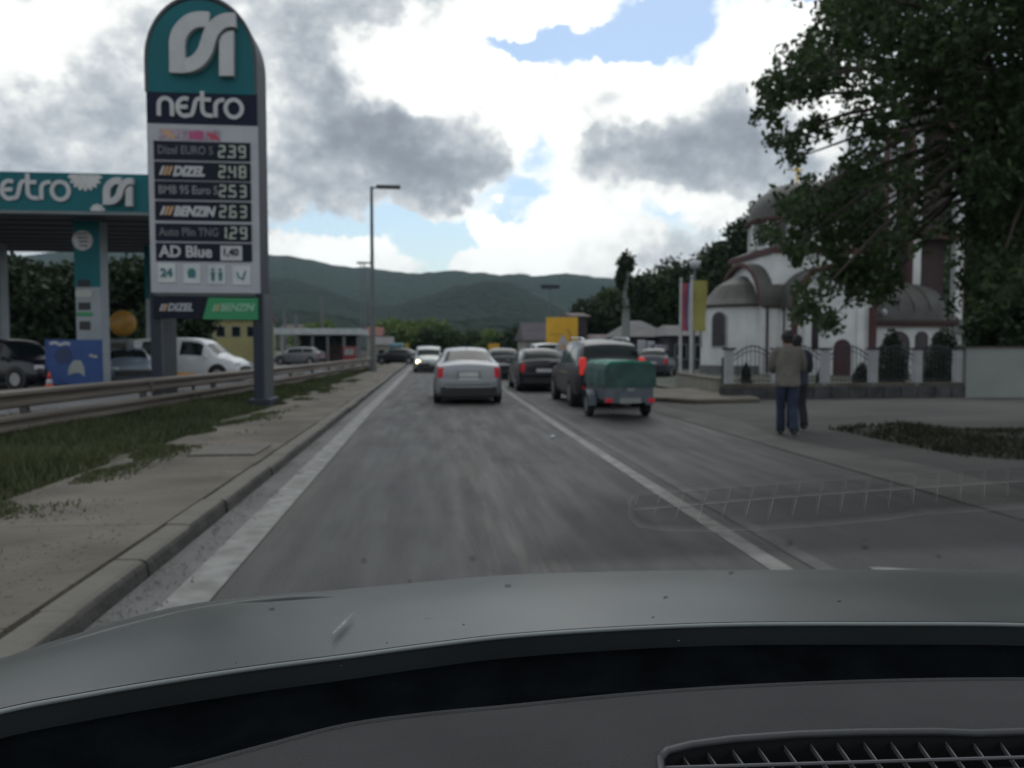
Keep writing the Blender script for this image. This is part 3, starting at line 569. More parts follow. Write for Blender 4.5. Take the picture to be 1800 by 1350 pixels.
def car(name, label, cat, loc, rz, kind, paint, W=1.0, H=1.0, group=None, brake=False, lamp=None, extra=None):
    sp = SPECS[kind]; t = thing(name, label, cat, loc, rz, group); st = sp['st']
    def P(s, tt):
        y, zb, zl, zt_, wb, wl, wt = crv(st, s); wm = max(wb, wl) + .012
        ring = [(0, zb), (wb * .8, zb), (wb - .01, zb + .10), (wm, zb + (zl - zb) * .6), (wl, zl), (wt + .03, max(zl + .02, zt_ - .10)), (wt * .80, max(zl + .03, zt_ - .015)), (0, zt_ + .02)]
        full = ring + [(-a, b) for a, b in ring[-2:0:-1]] + [ring[0]]
        x, z = crv(full, min(tt, 13.999)) if False else crv(full, tt)
        return Vector((x * W, y, z * H))
    ns = len(st) - 1; NU, NV = 44, 42
    rings = [[P(i / NU * ns, 14 * j / NV) for j in range(NV)] for i in range(NU + 1)]
    MB().loft(rings).build('body', paint, t, smooth=R(40))
    def patch(nm, s0, s1, t0, t1, m, off=.008, nu=8, nv=8, skew=0, par=None):
        def fn(u, v):
            tt = t0 + (t1 - t0) * v; s = s0 + (s1 - s0) * u + skew * (v - .5)
            a = P(s, tt); du = P(s + .02, tt) - P(s - .02, tt); dv = P(s, tt + .02) - P(s, tt - .02); n = dv.cross(du); n = n.normalized() if n.length > 1e-9 else Vector((0, 0, 1))
            c = Vector((0, a.y, a.z * .5)); n = n if n.dot(a - c) > 0 else -n
            return a + n * off
        return MB().grid(fn, nu, nv).build(nm, m, par or t, smooth=True)
    patch('rear_window', sp['rw'][0], sp['rw'][1], 5.35, 8.65, M_GLASS); patch('windscreen', sp['ws'][0], sp['ws'][1], 5.3, 8.7, M_GLASS)
    for s0, s1 in sp['sw']:
        patch('side_window', s0, s1, 4.15, 4.9, M_GLASS, skew=.12); patch('side_window', s0, s1, 9.1, 9.85, M_GLASS, skew=-.12)
    for yy in sp['wy']:
        for sx in (-1, 1):
            xw = sx * (st[5][4] * W - .10); r = sp['wr']
            MB().cyl((xw - sx * .06, yy, r + .02), (xw + sx * .112, yy, r + .02), r + .07, n=20).build('wheel_arch', M_BLKP, t)
            w = MB().lathe((0, 0, 0), [(r * .6, -.10), (r * .93, -.10), (r, -.07), (r, .07), (r * .93, .10), (r * .6, .10)], 22)
            w.v = [(sx * z + xw + sx * .03, yy + x, y_ + r) for x, y_, z in w.v]; wo = w.build('wheel', M_TYRE, t, smooth=R(40))
            rm = MB(); c = Vector((xw + sx * .115, yy, r)); rm.cyl(c, c + Vector((sx * .016, 0, 0)), r * .6, n=16)
            rm.build('rim', M_RIM, wo)
    zr = st[1][2] * H; yr = st[0][0]; wr_ = st[1][4] * W
    for sx in (-1, 1):
        z0, z1 = (zr - .30, zr - .02) if kind in ('sedan', 'hatch') else (zr - .22, zr + .22)
        MB().obox((sx * (wr_ - .13), yr + .045, (z0 + z1) / 2), (.24 if kind != 'suv' else .17, .10, z1 - z0), -sx * .25).build('tail_lamp', M_REDLIT if brake else M_RED, t, bevel=.03)
        MB().obox((sx * (st[-2][4] * W - .14), st[-1][0] - .09, st[-2][2] * H - .04), (.30, .12, .15), -sx * .45).build('headlight', M_LENS, t, bevel=.03)
        MB().obox((sx * (wr_ + .12), 1.0 if kind != 'suv' else .95, st[7][2] * H + .06), (.2, .1, .14)).build('mirror', paint, t, bevel=.03)
    bz = st[0][1] * H
    MB().obox((0, yr - .005, bz + .22), (1.5 * W, .10, .16)).build('rear_bumper', paint, t, bevel=.03)
    MB().obox((0, yr + .02, bz + .02), (1.46 * W, .12, .20)).build('rear_skirt', M_BLKP, t, bevel=.02)
    MB().obox((0, st[-1][0] + .00, bz + .12), (1.3 * W, .10, .22)).build('front_bumper', M_BLKP, t, bevel=.03)
    MB().obox((0, st[-1][0] - .01, st[-1][2] * H - .05), (.8 * W, .06, .12)).build('grille', M_BLKP, t, bevel=.01)
    MB().obox((0, yr - .015 if kind != 'sedan' else yr - .02, bz + .38 if kind != 'sedan' else .66), (.52, .02, .11)).build('number_plate', M_PLATE, t)
    MB().box(-.62 * W, .62 * W, yr + .25, st[-1][0] - .3, .13, bz + .06).build('underbody', M_BLKP, t)
    if extra: extra(t, P, patch, st)
    return t
M_SILVER = mat('silver_paint', (.27, .28, .295), .38, .05, 2, metal=.45, coat=.6)
M_DARK = mat('charcoal_paint', (.012, .013, .018), .4, .1, 2, coat=.3)
M_BLACK = mat('black_paint', (.008, .008, .013), .35, .1, 2, coat=.3)
M_WHITE = mat('white_paint', (.68, .69, .69), .4, .05, 2, coat=.5)
M_GREY = mat('grey_paint', (.16, .165, .175), .35, .1, 2, metal=.4, coat=.6)
M_PALE = mat('pale_grey_paint', (.24, .26, .255), .35, .08, 2, metal=.4, coat=.6)
def sed_extra(t, P, patch, st):
    MB().obox((0, -2.305, .80), (.62, .012, .16)).build('plate_recess', M_GREY, t, bevel=.02)
    MB().obox((0, -2.316, .80), (.52, .014, .11)).build('number_plate', M_PLATE, t)
    MB().obox((0, -2.25, .985), (.10, .03, .09)).build('badge', M_CHROME, t, bevel=.02)
    for sx in (-1, 1):
        MB().obox((sx * .64, -2.30, .545), (.19, .03, .13), -sx * .2).build('reflector', M_LENS, t, bevel=.03)
        MB().obox((sx * .30, -2.262, .93), (.52, .02, .012)).build('boot_seam', M_BLKP, t)
    MB().obox((0, -1.03, 1.425), (.30, .05, .025)).build('brake_lamp', M_RED, t)
    MB().obox((0, -2.35, .47), (1.25, .04, .05)).build('bumper_trim', M_PALE, t, bevel=.015)
    MB().tube([(0, -.9, 1.47), (0, -1.02, 1.57)], .008, 5).build('aerial', M_BLKP, t)
g = G(824, 711); car('silver_sedan', 'silver saloon car driving ahead in the same lane', 'car', (g.x, g.y + 2.25, 0), 0, 'sedan', M_SILVER, W=1.02, H=1.03, extra=sed_extra)
def suv_extra(t, P, patch, st):
    for sx in (-1, 1): MB().tube([(sx * .58, -1.6, 1.70), (sx * .60, -1.3, 1.76), (sx * .60, .2, 1.78), (sx * .58, .5, 1.72)], .022, 6).build('roof_rail', M_CHROME, t)
    MB().obox((0, -2.22, 1.0), (.5, .03, .05)).build('tailgate_handle', M_CHROME, t, bevel=.01)
    MB().obox((-.72, -2.26, .52), (.10, .03, .05)).build('reflector', M_RED, t)
g = G(1071, 718); car('dark_suv', 'dark off-road car towing the green covered trailer', 'car', (g.x + .08, g.y + 2.25, 0), 0, 'suv', M_DARK, W=1.0, H=1.0, brake=True, extra=suv_extra)
g = G(950, 689); car('black_hatchback', 'black car queuing ahead of the towing car', 'car', (g.x + .12, g.y + 2.0, 0), 0, 'hatch', M_BLACK, group='cars queuing in the right lane')
g = G(972, 668); car('white_car', 'white car partly hidden ahead of the black hatchback', 'car', (g.x, g.y + 2.4, 0), 0, 'van', M_WHITE, W=.95, H=.92, group='cars queuing in the right lane')
g = G(884, 667); car('dark_hatchback', 'dark car just right of the silver saloon', 'car', (g.x + .1, g.y + 2, 0), 0, 'hatch', M_BLACK, group='cars queuing in the right lane')
def onc_extra(t, P, patch, st):
    c = Vector((.62, 2.16, .66)); MB().cyl(c, c + Vector((0, .12, 0)), .11, .11, 14).build('lit_headlight', mat('lit_lamp', (1, .9, .7), .3, emit=(1, .78, .42, 9)), t)
g = G(753, 655); car('oncoming_car', 'pale oncoming car with one headlight shining', 'car', (g.x, g.y + 2.3, 0), R(180), 'van', M_PALE, W=.98, H=.86, extra=onc_extra)
g = G(700, 640); car('dark_blue_car', 'dark car crossing far ahead at the bend', 'car', (g.x, g.y + 1, 0), R(72), 'sedan', M_BLACK)
# station cars
g = G(526, 641, .1); car('grey_hatchback', 'grey car parked before the open sided shed', 'car', (g.x, g.y, .1), R(78), 'hatch', M_GREY, group='cars at the filling station')
g = G(10, 655, .1); car('black_car', 'black car parked beside the blue banner', 'car', (-14.9, 28.5, .1), R(-112), 'suv', M_BLACK, group='cars at the filling station')
car('white_estate_car', 'white car seen between the posts of the price sign', 'car', (at(336, 600, 34).x, 34, .1), R(-96), 'van', M_WHITE, H=.97, group='cars at the filling station')
car('pale_blue_car', 'pale blue car behind the left sign post', 'car', (at(218, 600, 31.5).x, 31.5, .1), R(-150), 'hatch', mat('pale_blue_paint', (.13, .16, .20), .4, coat=.3), group='cars at the filling station')
g = G(1150, 661); car('parked_dark_car', 'dark car parked beyond the trailer by the houses', 'car', (g.x + .3, g.y + .5, 0), R(-25), 'hatch', mat('navy_paint', (.03, .034, .055), .35, coat=.6))

# trailer
g = G(1112, 741); TR = thing('trailer', 'small grey trailer under a green tarpaulin', 'trailer', (g.x, g.y + .35, 0)); TR.scale = (.90, 1, .97)
M_TRB = mat('trailer_steel', (.10, .12, .135), .5, .2, 4, metal=.4); M_TARP = mat('green_tarpaulin', (.016, .17, .11), .6, .35, 3, bump=.8, bscale=5)
M_TARPS = mat('dark_green_mesh', (.028, .070, .062), .7, .35, 2.5, bump=.9, bscale=6)
MB().box(-.56, .56, -.1, 1.95, .42, .80).build('box', M_TRB, TR, bevel=.01)
MB().box(-.60, .60, -.14, -.10, .38, .47).build('rear_bar', M_TRB, TR)
def tarp(sy): return [(-.60, sy, .72), (-.60, sy, 1.06), (-.55, sy, 1.20), (-.45, sy, 1.245), (0, sy, 1.265), (.42, sy, 1.25), (.56, sy, 1.19), (.60, sy, 1.05), (.60, sy, .70)]
def wob(r, k): return [(x * (1 + .02 * math.sin(k * 3 + i)), y, z + .014 * math.sin(k * 2.1 + i * 1.7)) for i, (x, y, z) in enumerate(r)]
MB().loft([wob(tarp(-.13 + .3 * i), i) for i in range(8)]).build('tarp_cover', M_TARPS, TR, smooth=R(50))
MB().loft([[(-.56, -.15 + 2.14 * i, 1.19), (-.46, -.15 + 2.14 * i, 1.262), (0, -.15 + 2.14 * i, 1.285), (.43, -.15 + 2.14 * i, 1.268), (.57, -.15 + 2.14 * i, 1.195), (0, -.15 + 2.14 * i, 1.23)] for i in range(2)]).build('tarp_top', M_TARP, TR, smooth=R(30))
for sx in (-1, 1):
    x = sx * .70
    w = MB().lathe((0, 0, 0), [(.16, -.08), (.25, -.08), (.27, -.05), (.27, .05), (.25, .08), (.16, .08)], 20); w.v = [(sx * z + x, 1.0 + a, b + .27) for a, b, z in w.v]; wo = w.build('wheel', M_TYRE, TR, smooth=R(40))
    MB().cyl((x + sx * .06, 1.0, .27), (x + sx * .085, 1.0, .27), .165, n=14).build('rim', M_RIM, wo)
    MB().loft([[(x - .10, 1 + .36 * math.cos(a), .27 + .34 * math.sin(a)), (x + .10, 1 + .36 * math.cos(a), .27 + .34 * math.sin(a)), (x + .10, 1 + .34 * math.cos(a), .27 + .32 * math.sin(a)), (x - .10, 1 + .34 * math.cos(a), .27 + .32 * math.sin(a))] for a in [math.pi * i / 8 for i in range(9)]]).build('mudguard', M_TRB, TR)
    MB().obox((sx * .50, -.155, .43), (.15, .04, .09)).build('tail_lamp', M_RED, TR, bevel=.01)
MB().obox((.02, -.115, .66), (.16, .02, .07)).build('badge', M_PALE, TR)
MB().obox((0, -.15, .43), (.5, .02, .11)).build('number_plate', M_PALE, TR)
MB().tube([(0, 1.95, .45), (0, 2.9, .42)], .04, 6).build('drawbar', M_TRB, TR); MB().tube([(.2, 2.2, .42), (.2, 2.2, .05)], .025, 6).build('jockey_wheel', M_BLKP, TR)

# ================================================================= PRICE SIGN
YSG = 18.7
def sx_(px): return at(px, 400, YSG).x
def sz_(py, px=360): return at(px, py, YSG).z
x0, x1 = sx_(262), sx_(474) - .22; xb = sx_(456); xc = (x0 + xb) / 2
SG = thing('price_sign', 'tall arched fuel price sign on two posts beside the guard rail', 'sign', (xc, YSG, .08))
M_SLATE = mat('slate_cladding', (.028, .034, .048), .6, .08, 1, spec=.3); M_SGREY = mat('silver_edge', (.07, .08, .09), .5, .06, 1, spec=.3)
M_TEAL = mat('teal_panel', (.006, .115, .135), .55, .08, .8, spec=.25); M_NAVY = mat('navy_panel', (.010, .012, .032), .6, .1, 1, spec=.2)
M_LETTER = mat('white_letter', (.46, .46, .47), .5, .06, 4); M_FRAMEW = mat('pale_panel', (.38, .385, .42), .5, .06, 2); M_SCREEN = mat('price_panel', (.006, .008, .02), .5, .1, 2, spec=.2)
M_DIGIT = mat('price_digit', (.33, .36, .32), .5, .25, 14, emit=(.6, .7, .58, .03)); M_DIM = mat('dim_letter', (.13, .13, .15), .5)
M_GREENP = mat('green_panel', (.01, .22, .08), .4, .05, 1); M_ORANGE = mat('orange_mark', (.5, .3, .16), .5)
def archpoly(xa, xb_, zb, zs, n=18, k=1.0):
    c = (xa + xb_) / 2; r = (xb_ - xa) / 2
    return [(xa, zb)] + [(c - r * math.cos(math.pi * i / n), zs + r * k * math.sin(math.pi * i / n)) for i in range(n + 1)] + [(xb_, zb)]
TH = .95; zs = sz_(108); ztop = sz_(-8); k = (ztop - zs) / ((xb - x0) / 2)
MB(SG.location).prism(archpoly(x0, xb, sz_(520), zs, 24, k), YSG, YSG + TH).build('cabinet', M_SLATE, SG, smooth=R(30))
for pa, pb in ((259, 282), (441, 462)):   # posts
    MB(SG.location).box(sx_(pa), sx_(pb), YSG + .03, YSG + TH - .05, .05, sz_(515)).build('post', M_SLATE, SG, bevel=.02)
    MB(SG.location).box(sx_(pa) - .12, sx_(pb) + .12, YSG - .08, YSG + TH + .06, .0, .30).build('post_base', M_SLATE, SG, bevel=.03)
    MB(SG.location).box(sx_(pb) - .035, sx_(pb) + .012, YSG + .0, YSG + TH - .02, .3, sz_(515)).build('post_edge', M_SGREY, SG)
def bar(a, b, c, d, y0, y1, m, nm, par=SG, bev=0): # px rectangle on the sign face
    return MB(SG.location).box(sx_(a), sx_(b), YSG - y1, YSG - y0, sz_(d), sz_(c)).build(nm, m, par, bevel=bev)
face = MB(SG.location).prism(archpoly(sx_(266), sx_(452), sz_(165), zs, 24, k * .96), YSG - .03, YSG + .01).build('teal_panel', M_TEAL, SG, smooth=R(30))
rim = [(a, b) for a, b in archpoly(sx_(262) + .02, sx_(456) - .02, sz_(165), zs, 24, k)]
MB(SG.location).ribbon(rim, .07, YSG - .045, YSG + .0).build('arch_trim', M_SGREY, SG)
nav = bar(264, 456, 166, 219, 0, .035, M_NAVY, 'name_panel')
pw = bar(264, 456, 220, 515, 0, .03, M_FRAMEW, 'price_frame')
bar(270, 448, 515, 521, -.1, .02, M_SGREY, 'bottom_ledge')
# emblem
def E(u, v): p = (240 + u / 3.97, v / 3.97); q = at(p[0], p[1], YSG); return (q.x, q.z)
def curve(pts, n=8):
    out = []
    for i in range(len(pts) - 1):
        for j in range(n): out.append(crv([(a, b) for a, b in pts], i + j / n))
    return out + [pts[-1]]
def emblem(par, E, y0, w, org):
    mb = MB(org); mb.ribbon(curve([E(u, v) for u, v in [(300, 525), (300, 420), (300, 310), (325, 235), (385, 175), (450, 155), (520, 158)]]), w * 108, y0 - .14, y0); mb.build('emblem_arch', M_LETTER, par)
    mb = MB(org); mb.ribbon(curve([E(u, v) for u, v in [(355, 478), (385, 476), (440, 450), (490, 390), (515, 320), (540, 250), (585, 195), (640, 168), (705, 165)]]), w * 98, y0 - .19, y0 - .005); mb.build('emblem_sweep', M_LETTER, par)
    pts = [E(u, v) for u, v in [(592, 548), (592, 310), (610, 270), (645, 245), (690, 235), (690, 548)]][::-1]
    MB(org).prism(pts, y0 - .16, y0).build('emblem_stem', M_LETTER, par)
mpp = (sx_(456) - sx_(262)) / (194 * 3.97)
emblem(SG, E, YSG - .03, mpp, SG.location)
# lettering of the name
def arc(cx, cy, r, a0, a1, n=14, ry=None): return [(cx + r * math.cos(R(a0 + (a1 - a0) * i / n)), cy + (ry or r) * math.sin(R(a0 + (a1 - a0) * i / n))) for i in range(n + 1)]
GLY = {
 'n': (.92, [[(.12, 0), (.12, .52)] + arc(.44, .56, .32, 180, 0)[1:] + [(.76, 0)]]),
 'e': (.66, [arc(.46, .46, .36, 60, 300, 16, .44), [(.14, .46), (.60, .48)]]),
 's': (.50, [[(-.02, .05), (.12, .08), (.2, .25), (.26, .5), (.32, .75), (.42, .88), (.56, .90)]]),
 't': (.68, [[(.16, 1.28), (.16, .42)] + arc(.46, .38, .30, 180, 262, 8)[1:] + [(.66, .06)], [(.16, .86), (.58, .86)]]),
 'r': (.54, [[(.12, 0), (.12, .52)] + arc(.44, .54, .32, 180, 96, 8)[1:] + [(.56, .88)]]),
 'o': (1.0, [arc(.48, .46, .40, 0, 360, 24, .44)[:-1]])}
def word(par, org, xa, zb, s, y0, m, depth=.05, sxx=1.0):
    x = xa
    for ch in 'nestro':
        wd, st = GLY[ch]; mb = MB(org)
        for i, pl in enumerate(st): mb.ribbon([(x + a * s * sxx, zb + b * s) for a, b in pl], .20 * s, y0 - depth - .006 * i, y0, closed=(ch == 'o'))
        mb.build('letter', m, par); x += wd * s * sxx
    return x
ws = (sx_(434) - sx_(281)) / 4.30
word(nav, SG.location, sx_(281), sz_(207), ws, YSG - .035, M_LETTER, .04)
# promo strip
st = bar(284, 392, 229, 248, .03, .034, mat('promo_strip', (.30, .24, .28), .5, .3, 9), 'promo_strip')
MB(SG.location).prism([(sx_(286), sz_(230)), (sx_(303), sz_(231)), (sx_(312), sz_(246)), (sx_(300), sz_(244))], YSG - .04, YSG - .034).build('promo_mark', M_ORANGE, st)
MB(SG.location).prism([(sx_(336), sz_(232)), (sx_(362), sz_(232)), (sx_(362), sz_(246)), (sx_(336), sz_(246))], YSG - .04, YSG - .034).build('promo_mark', mat('magenta_mark', (.38, .06, .16), .5), st)
MB(SG.location).prism([(sx_(366), sz_(233)), (sx_(383), sz_(236)), (sx_(391), sz_(247)), (sx_(374), sz_(245))], YSG - .04, YSG - .034).build('promo_mark', mat('red_mark', (.45, .04, .08), .5), st)
# seven segment digits
SEG = {'0': 'abcdef', '1': 'bc', '2': 'abged', '3': 'abgcd', '4': 'fgbc', '5': 'afgcd', '6': 'afgedc', '7': 'abc', '8': 'abcdefg', '9': 'abcfgd'}
def digits(s, par, xa, zb, w, h, m=M_DIGIT):
    x = xa; t = h * .15; y1 = YSG - .068; y0 = YSG - .05
    for ch in s:
        if ch == '.':
            MB(SG.location).box(x - .022, x + .022, y1, y0, zb, zb + .045).build('point', m, par); continue
        mb = MB(SG.location)
        for q in SEG[ch]:
            a = {'a': (x + t * .5, x + w - t * .5, zb + h - t, zb + h), 'g': (x + t * .5, x + w - t * .5, zb + h / 2 - t / 2, zb + h / 2 + t / 2), 'd': (x + t * .5, x + w - t * .5, zb, zb + t),
                 'f': (x, x + t, zb + h / 2 + .01, zb + h - t * .4), 'b': (x + w - t, x + w, zb + h / 2 + .01, zb + h - t * .4), 'e': (x, x + t, zb + t * .4, zb + h / 2 - .01), 'c': (x + w - t, x + w, zb + t * .4, zb + h / 2 - .01)}[q]
            mb.box(a[0], a[1], y1, y0, a[2], a[3])
        mb.build('digit', m, par); x += w + .065
rows = [(250, 283, 'Dizel EURO 5', '2.39', 0), (286, 318, 'DIZEL', '2.48', 1), (320, 352, 'BMB 95 Euro 5', '2.53', 0), (355, 389, 'BENZIN', '2.63', 1), (394, 425, 'Auto Plin TNG', '1.29', 0), (428, 460, 'AD Blue', None, 2)]
for a, b, tx, pr, kd in rows:
    rw = bar(274, 443, a, b, .03, .05, M_SCREEN, 'price_row', bev=.008); zc = (sz_(a) + sz_(b)) / 2; o = SG.location
    L = Vector((0, YSG - .055, zc)) - o
    if kd == 0: text(tx, 'lettering', M_DIM if tx[0] != 'B' else mat('mid_letter', (.2, .2, .22), .5), rw, (sx_(281) - o.x, L.y, L.z), .27, sx=.80, bold=.004)
    elif kd == 1:
        text(tx, 'lettering', M_LETTER, rw, (sx_(307) - o.x, L.y, L.z - .02), .30, sx=(.88 if tx == 'DIZEL' else .86), shear=.28, bold=.016)
        for q in range(3):
            xx = sx_(283 + q * 7); MB(o).prism([(xx, zc - .10), (xx + .06, zc - .10), (xx + .14, zc + .10), (xx + .08, zc + .10)], YSG - .06, YSG - .05).build('stripe', M_LETTER if q == 0 else M_ORANGE, rw)
    else: text(tx, 'lettering', M_LETTER, rw, (sx_(281) - o.x, L.y, L.z), .37, sx=.92, bold=.01)
    if pr: digits(pr, rw, sx_(387), zc - .145, .165, .29)
    else:
        w_ = bar(388, 426, 432, 458, .05, .06, M_LETTER, 'price_card', rw); text('1,40', 'lettering', M_NAVY, w_, (sx_(391) - o.x, YSG - .064 - o.y, zc - o.z), .24, sx=.9, bold=.006)
M_WICON = mat('icon_tile', (.50, .53, .54), .5); M_ICON = mat('icon_print', (.03, .13, .15), .5)
for i, (a, b) in enumerate([(277, 308), (322, 352), (365, 396), (408, 440)]):
    tl = bar(a, b, 464 + i, 498 + i, .03, .05, M_WICON, 'service_icon', bev=.01); o = SG.location; c = (sx_(a) + sx_(b)) / 2; z = (sz_(464 + i) + sz_(498 + i)) / 2; ys = YSG - .056
    if i == 0: text('24', 'lettering', M_ICON, tl, (sx_(a) + .06 - o.x, ys - o.y, z - o.z), .27, bold=.01)
    if i == 1: m_ = MB(o); m_.prism([(c - .08, z - .09), (c + .08, z - .09), (c + .09, z + .05), (c + .04, z + .13), (c - .05, z + .13), (c - .10, z + .05)], ys - .006, ys); m_.build('pictogram', M_ICON, tl)
    if i == 2:
        m_ = MB(o)
        for dx in (-.085, .085): m_.prism([(c + dx - .05, z + .06), (c + dx - .03, z - .14), (c + dx + .03, z - .14), (c + dx + .05, z + .06)], ys - .006, ys); m_.cyl((c + dx, ys - .006, z + .115), (c + dx, ys, z + .115), .035, n=10)
        m_.build('pictogram', M_ICON, tl)
    if i == 3:
        m_ = MB(o); m_.ribbon([(c - .10, z + .08), (c - .06, z - .06), (c + .04, z - .06), (c + .07, z + .06)], .035, ys - .006, ys); m_.ribbon([(c + .10, z + .11), (c + .02, z - .12)], .03, ys - .010, ys); m_.build('pictogram', M_ICON, tl)
bn = MB(SG.location).prism([(sx_(267), sz_(560)), (sx_(352), sz_(560)), (sx_(363), sz_(523)), (sx_(267), sz_(523))], YSG - .03, YSG + .05).build('dark_banner', M_SCREEN, SG)
gb = MB(SG.location).prism([(sx_(354), sz_(561)), (sx_(452), sz_(562)), (sx_(452), sz_(524)), (sx_(365), sz_(523))], YSG - .035, YSG + .05).build('green_banner', M_GREENP, SG)
for par, tx, px_, m_ in ((bn, 'DIZEL', 292, M_FRAMEW), (gb, 'BENZIN', 385, mat('pale_green_letter', (.22, .42, .3), .5))):
    o = SG.location; z = sz_(541) - o.z; text(tx, 'lettering', m_, par, (sx_(px_) - o.x, -.042, z), .24, sx=.9, shear=.3, bold=.008)
    for q in range(2):
        xx = sx_(px_ - 14 + q * 6); zz = sz_(541); MB(o).prism([(xx, zz - .08), (xx + .05, zz - .08), (xx + .11, zz + .08), (xx + .06, zz + .08)], YSG - .045, YSG - .03).build('stripe', m_ if q == 0 else M_ORANGE, par)

# ================================================================= FILLING STATION
YC = 26.0
def cx_(px): return at(px, 400, YC).x
def cz_(py, px=150): return at(px, py, YC).z
CA = thing('station_canopy', 'wide teal fronted canopy over the filling station forecourt', 'canopy', (cx_(160), YC, .10))
o = CA.location; xr = cx_(268); xl = xr - 24
zt0, zb0 = cz_(304), cz_(372)
MB(o).box(xl, xr, YC, YC + .25, zb0, zt0).build('fascia', M_TEAL, CA, bevel=.02)
MB(o).box(xr - .25, xr + .003, YC + .25, 37.5, zb0, zt0).build('side_fascia', M_TEAL, CA)
MB(o).box(xl, xr - .25, YC + .25, 37.5, zb0 + .06, zt0 - .3).build('soffit', mat('soffit_panel', (.10, .10, .11), .6, .1, .6), CA)
MB(o).box(xl, xr + .06, YC - .05, YC + .25, zb0 - .09, zb0 - .003).build('gutter', mat('fascia_trim', (.15, .17, .18), .5), CA)
for i in range(9): MB(o).box(xl + .5, xr - .3, 27 + i * 1.15, 27.03 + i * 1.15, zb0 + .02, zb0 + .058).build('soffit_joint', M_SLATE, CA)
for pxl in (162, -200):
    for yy in (28.2, 34.6):
        xx = at(pxl, 500, 28.2).x; c_ = MB(o).box(xx - .42, xx + .42, yy - .35, yy + .35, .1, zb0 + .06).build('column', mat('column_cladding', (.27, .30, .32), .5, .08, 1), CA, bevel=.04)
        MB(o).box(xx - .425, xx + .425, yy - .36, yy - .345, 3.6, zb0).build('teal_cladding', M_TEAL, c_)
        if yy < 30 and pxl > 0:
            m_ = MB(o).cyl((xx - .12, yy - .36, at(152, 424, 28).z), (xx - .12, yy - .39, at(152, 424, 28).z), .34, n=20); dk = m_.build('round_notice', mat('notice_white', (.5, .48, .5), .5, .2, 6), c_)
            for q in range(4): MB(o).box(xx - .12 - .2 + .04 * q, xx - .12 + .18, yy - .40, yy - .392, at(152, 412 + q * 7, 28).z - .02, at(152, 412 + q * 7, 28).z + .02).build('print_line', M_SLATE, dk)
            for (a, b, w, m_) in ((492, 505, .20, M_SLATE), (510, 524, .28, M_PALE), (532, 545, .2, M_BLKP), (549, 556, .26, M_GREENP), (565, 580, .18, M_BLKP)):
                MB(o).box(xx - .12 - w, xx - .12 + w, yy - .375, yy - .352, at(152, b, 28).z, at(152, a, 28).z).build('notice', m_, c_, bevel=.01)
# fascia writing
wsz = (cx_(128) - cx_(-32)) / 4.30
word(CA, o, cx_(-32), cz_(351, 50), wsz * 1.0, YC - .003, M_LETTER, .05)
def E2(u, v):
    pxx = 184 + (u - 245) / 460 * 53; pyy = 313 + (v - 100) / 450 * 51; q = at(pxx, pyy, YC); return (q.x, q.z)
emblem(CA, E2, YC - .003, (E2(705, 300)[0] - E2(245, 300)[0]) / 460, o)
def petal_flower(cx0, cy0, r, a0, a1, n, nm):
    c = at(cx0, cy0, YC); rr = r * YC / F; mb = MB(o); pts = []
    for i in range(n * 6 + 1):
        a = R(a0 + (a1 - a0) * i / (n * 6)); q = rr * (.80 + .22 * abs(math.sin(math.pi * i / 6))); pts.append((c.x + q * math.cos(a), c.z + q * math.sin(a)))
    mb.prism([(c.x, c.z)] + pts[::-1], YC - .03, YC - .004); mb.build(nm, mat('flower_print', (.52, .51, .5), .5, .1, 8), CA)
petal_flower(150, 307, 27, 180, 360, 9, 'flower_print'); petal_flower(172, 371, 12, 0, 180, 5, 'flower_print')
# pumps under the canopy
for i, (pxl, Y, lb) in enumerate([(212, 31, 'fuel pump with round orange topper beside the canopy column')]):
    p = at(pxl, 600, Y); t = thing('fuel_pump', lb, 'fuel pump', (p.x, Y, .1))
    MB().box(-.45, .45, -.3, .3, 0, .12).build('plinth', M_KERB, t); MB().box(-.4, .4, -.25, .25, .12, 1.75).build('cabinet', mat('pump_grey', (.12, .13, .14), .5), t, bevel=.03)
    MB().box(-.3, .3, -.262, -.25, 1.2, 1.6).build('display', M_GLASS, t); MB().tube([(.42, 0, 1.5), (.6, -.1, 1.3), (.55, -.1, .5), (.42, 0, .8)], .02, 6).build('hose', M_BLKP, t); MB().obox((.44, -.05, 1.0), (.08, .12, .28)).build('nozzle', M_BLKP, t, bevel=.02)
    if i == 0: MB().ellipsoid((.1, 0, 2.35), (.52, .3, .50)).build('topper', mat('orange_shell', (.36, .18, .03), .5, .25, 3), t, smooth=True); MB().cyl((.1, 0, 1.75), (.1, 0, 1.95), .12).build('topper_stem', M_BLKP, t)
# blue banner
p = at(130, 678, 27.2); BB = thing('blue_banner', 'blue advertising banner on feet beside the canopy column', 'banner', (p.x, 27.2, .10)); o = BB.location
xa, xb_ = at(80, 640, 27.2).x, at(180, 640, 27.2).x; za, zb_ = at(130, 676, 27.2).z, at(130, 597, 27.2).z
pn = MB(o).box(xa, xb_, 27.18, 27.26, max(za, .14), zb_).build('panel', mat('blue_print', (.012, .045, .17), .5, .2, 1.5, col2=(.016, .06, .22)), BB, bevel=.01)
MB(o).prism([(at(a, b, 27.2).x, at(a, b, 27.2).z) for a, b in [(120, 660), (122, 645), (130, 634), (142, 633), (149, 645), (150, 662), (140, 655), (130, 656)]][::-1], 27.16, 27.179).build('white_print', M_PALE, pn)
MB(o).prism([(at(a, b, 27.2).x, at(a, b, 27.2).z) for a, b in [(94, 625), (104, 612), (120, 610), (128, 622), (122, 638), (104, 640)]][::-1], 27.168, 27.179).build('dark_print', mat('dark_blue_print', (.012, .03, .09), .5), pn)
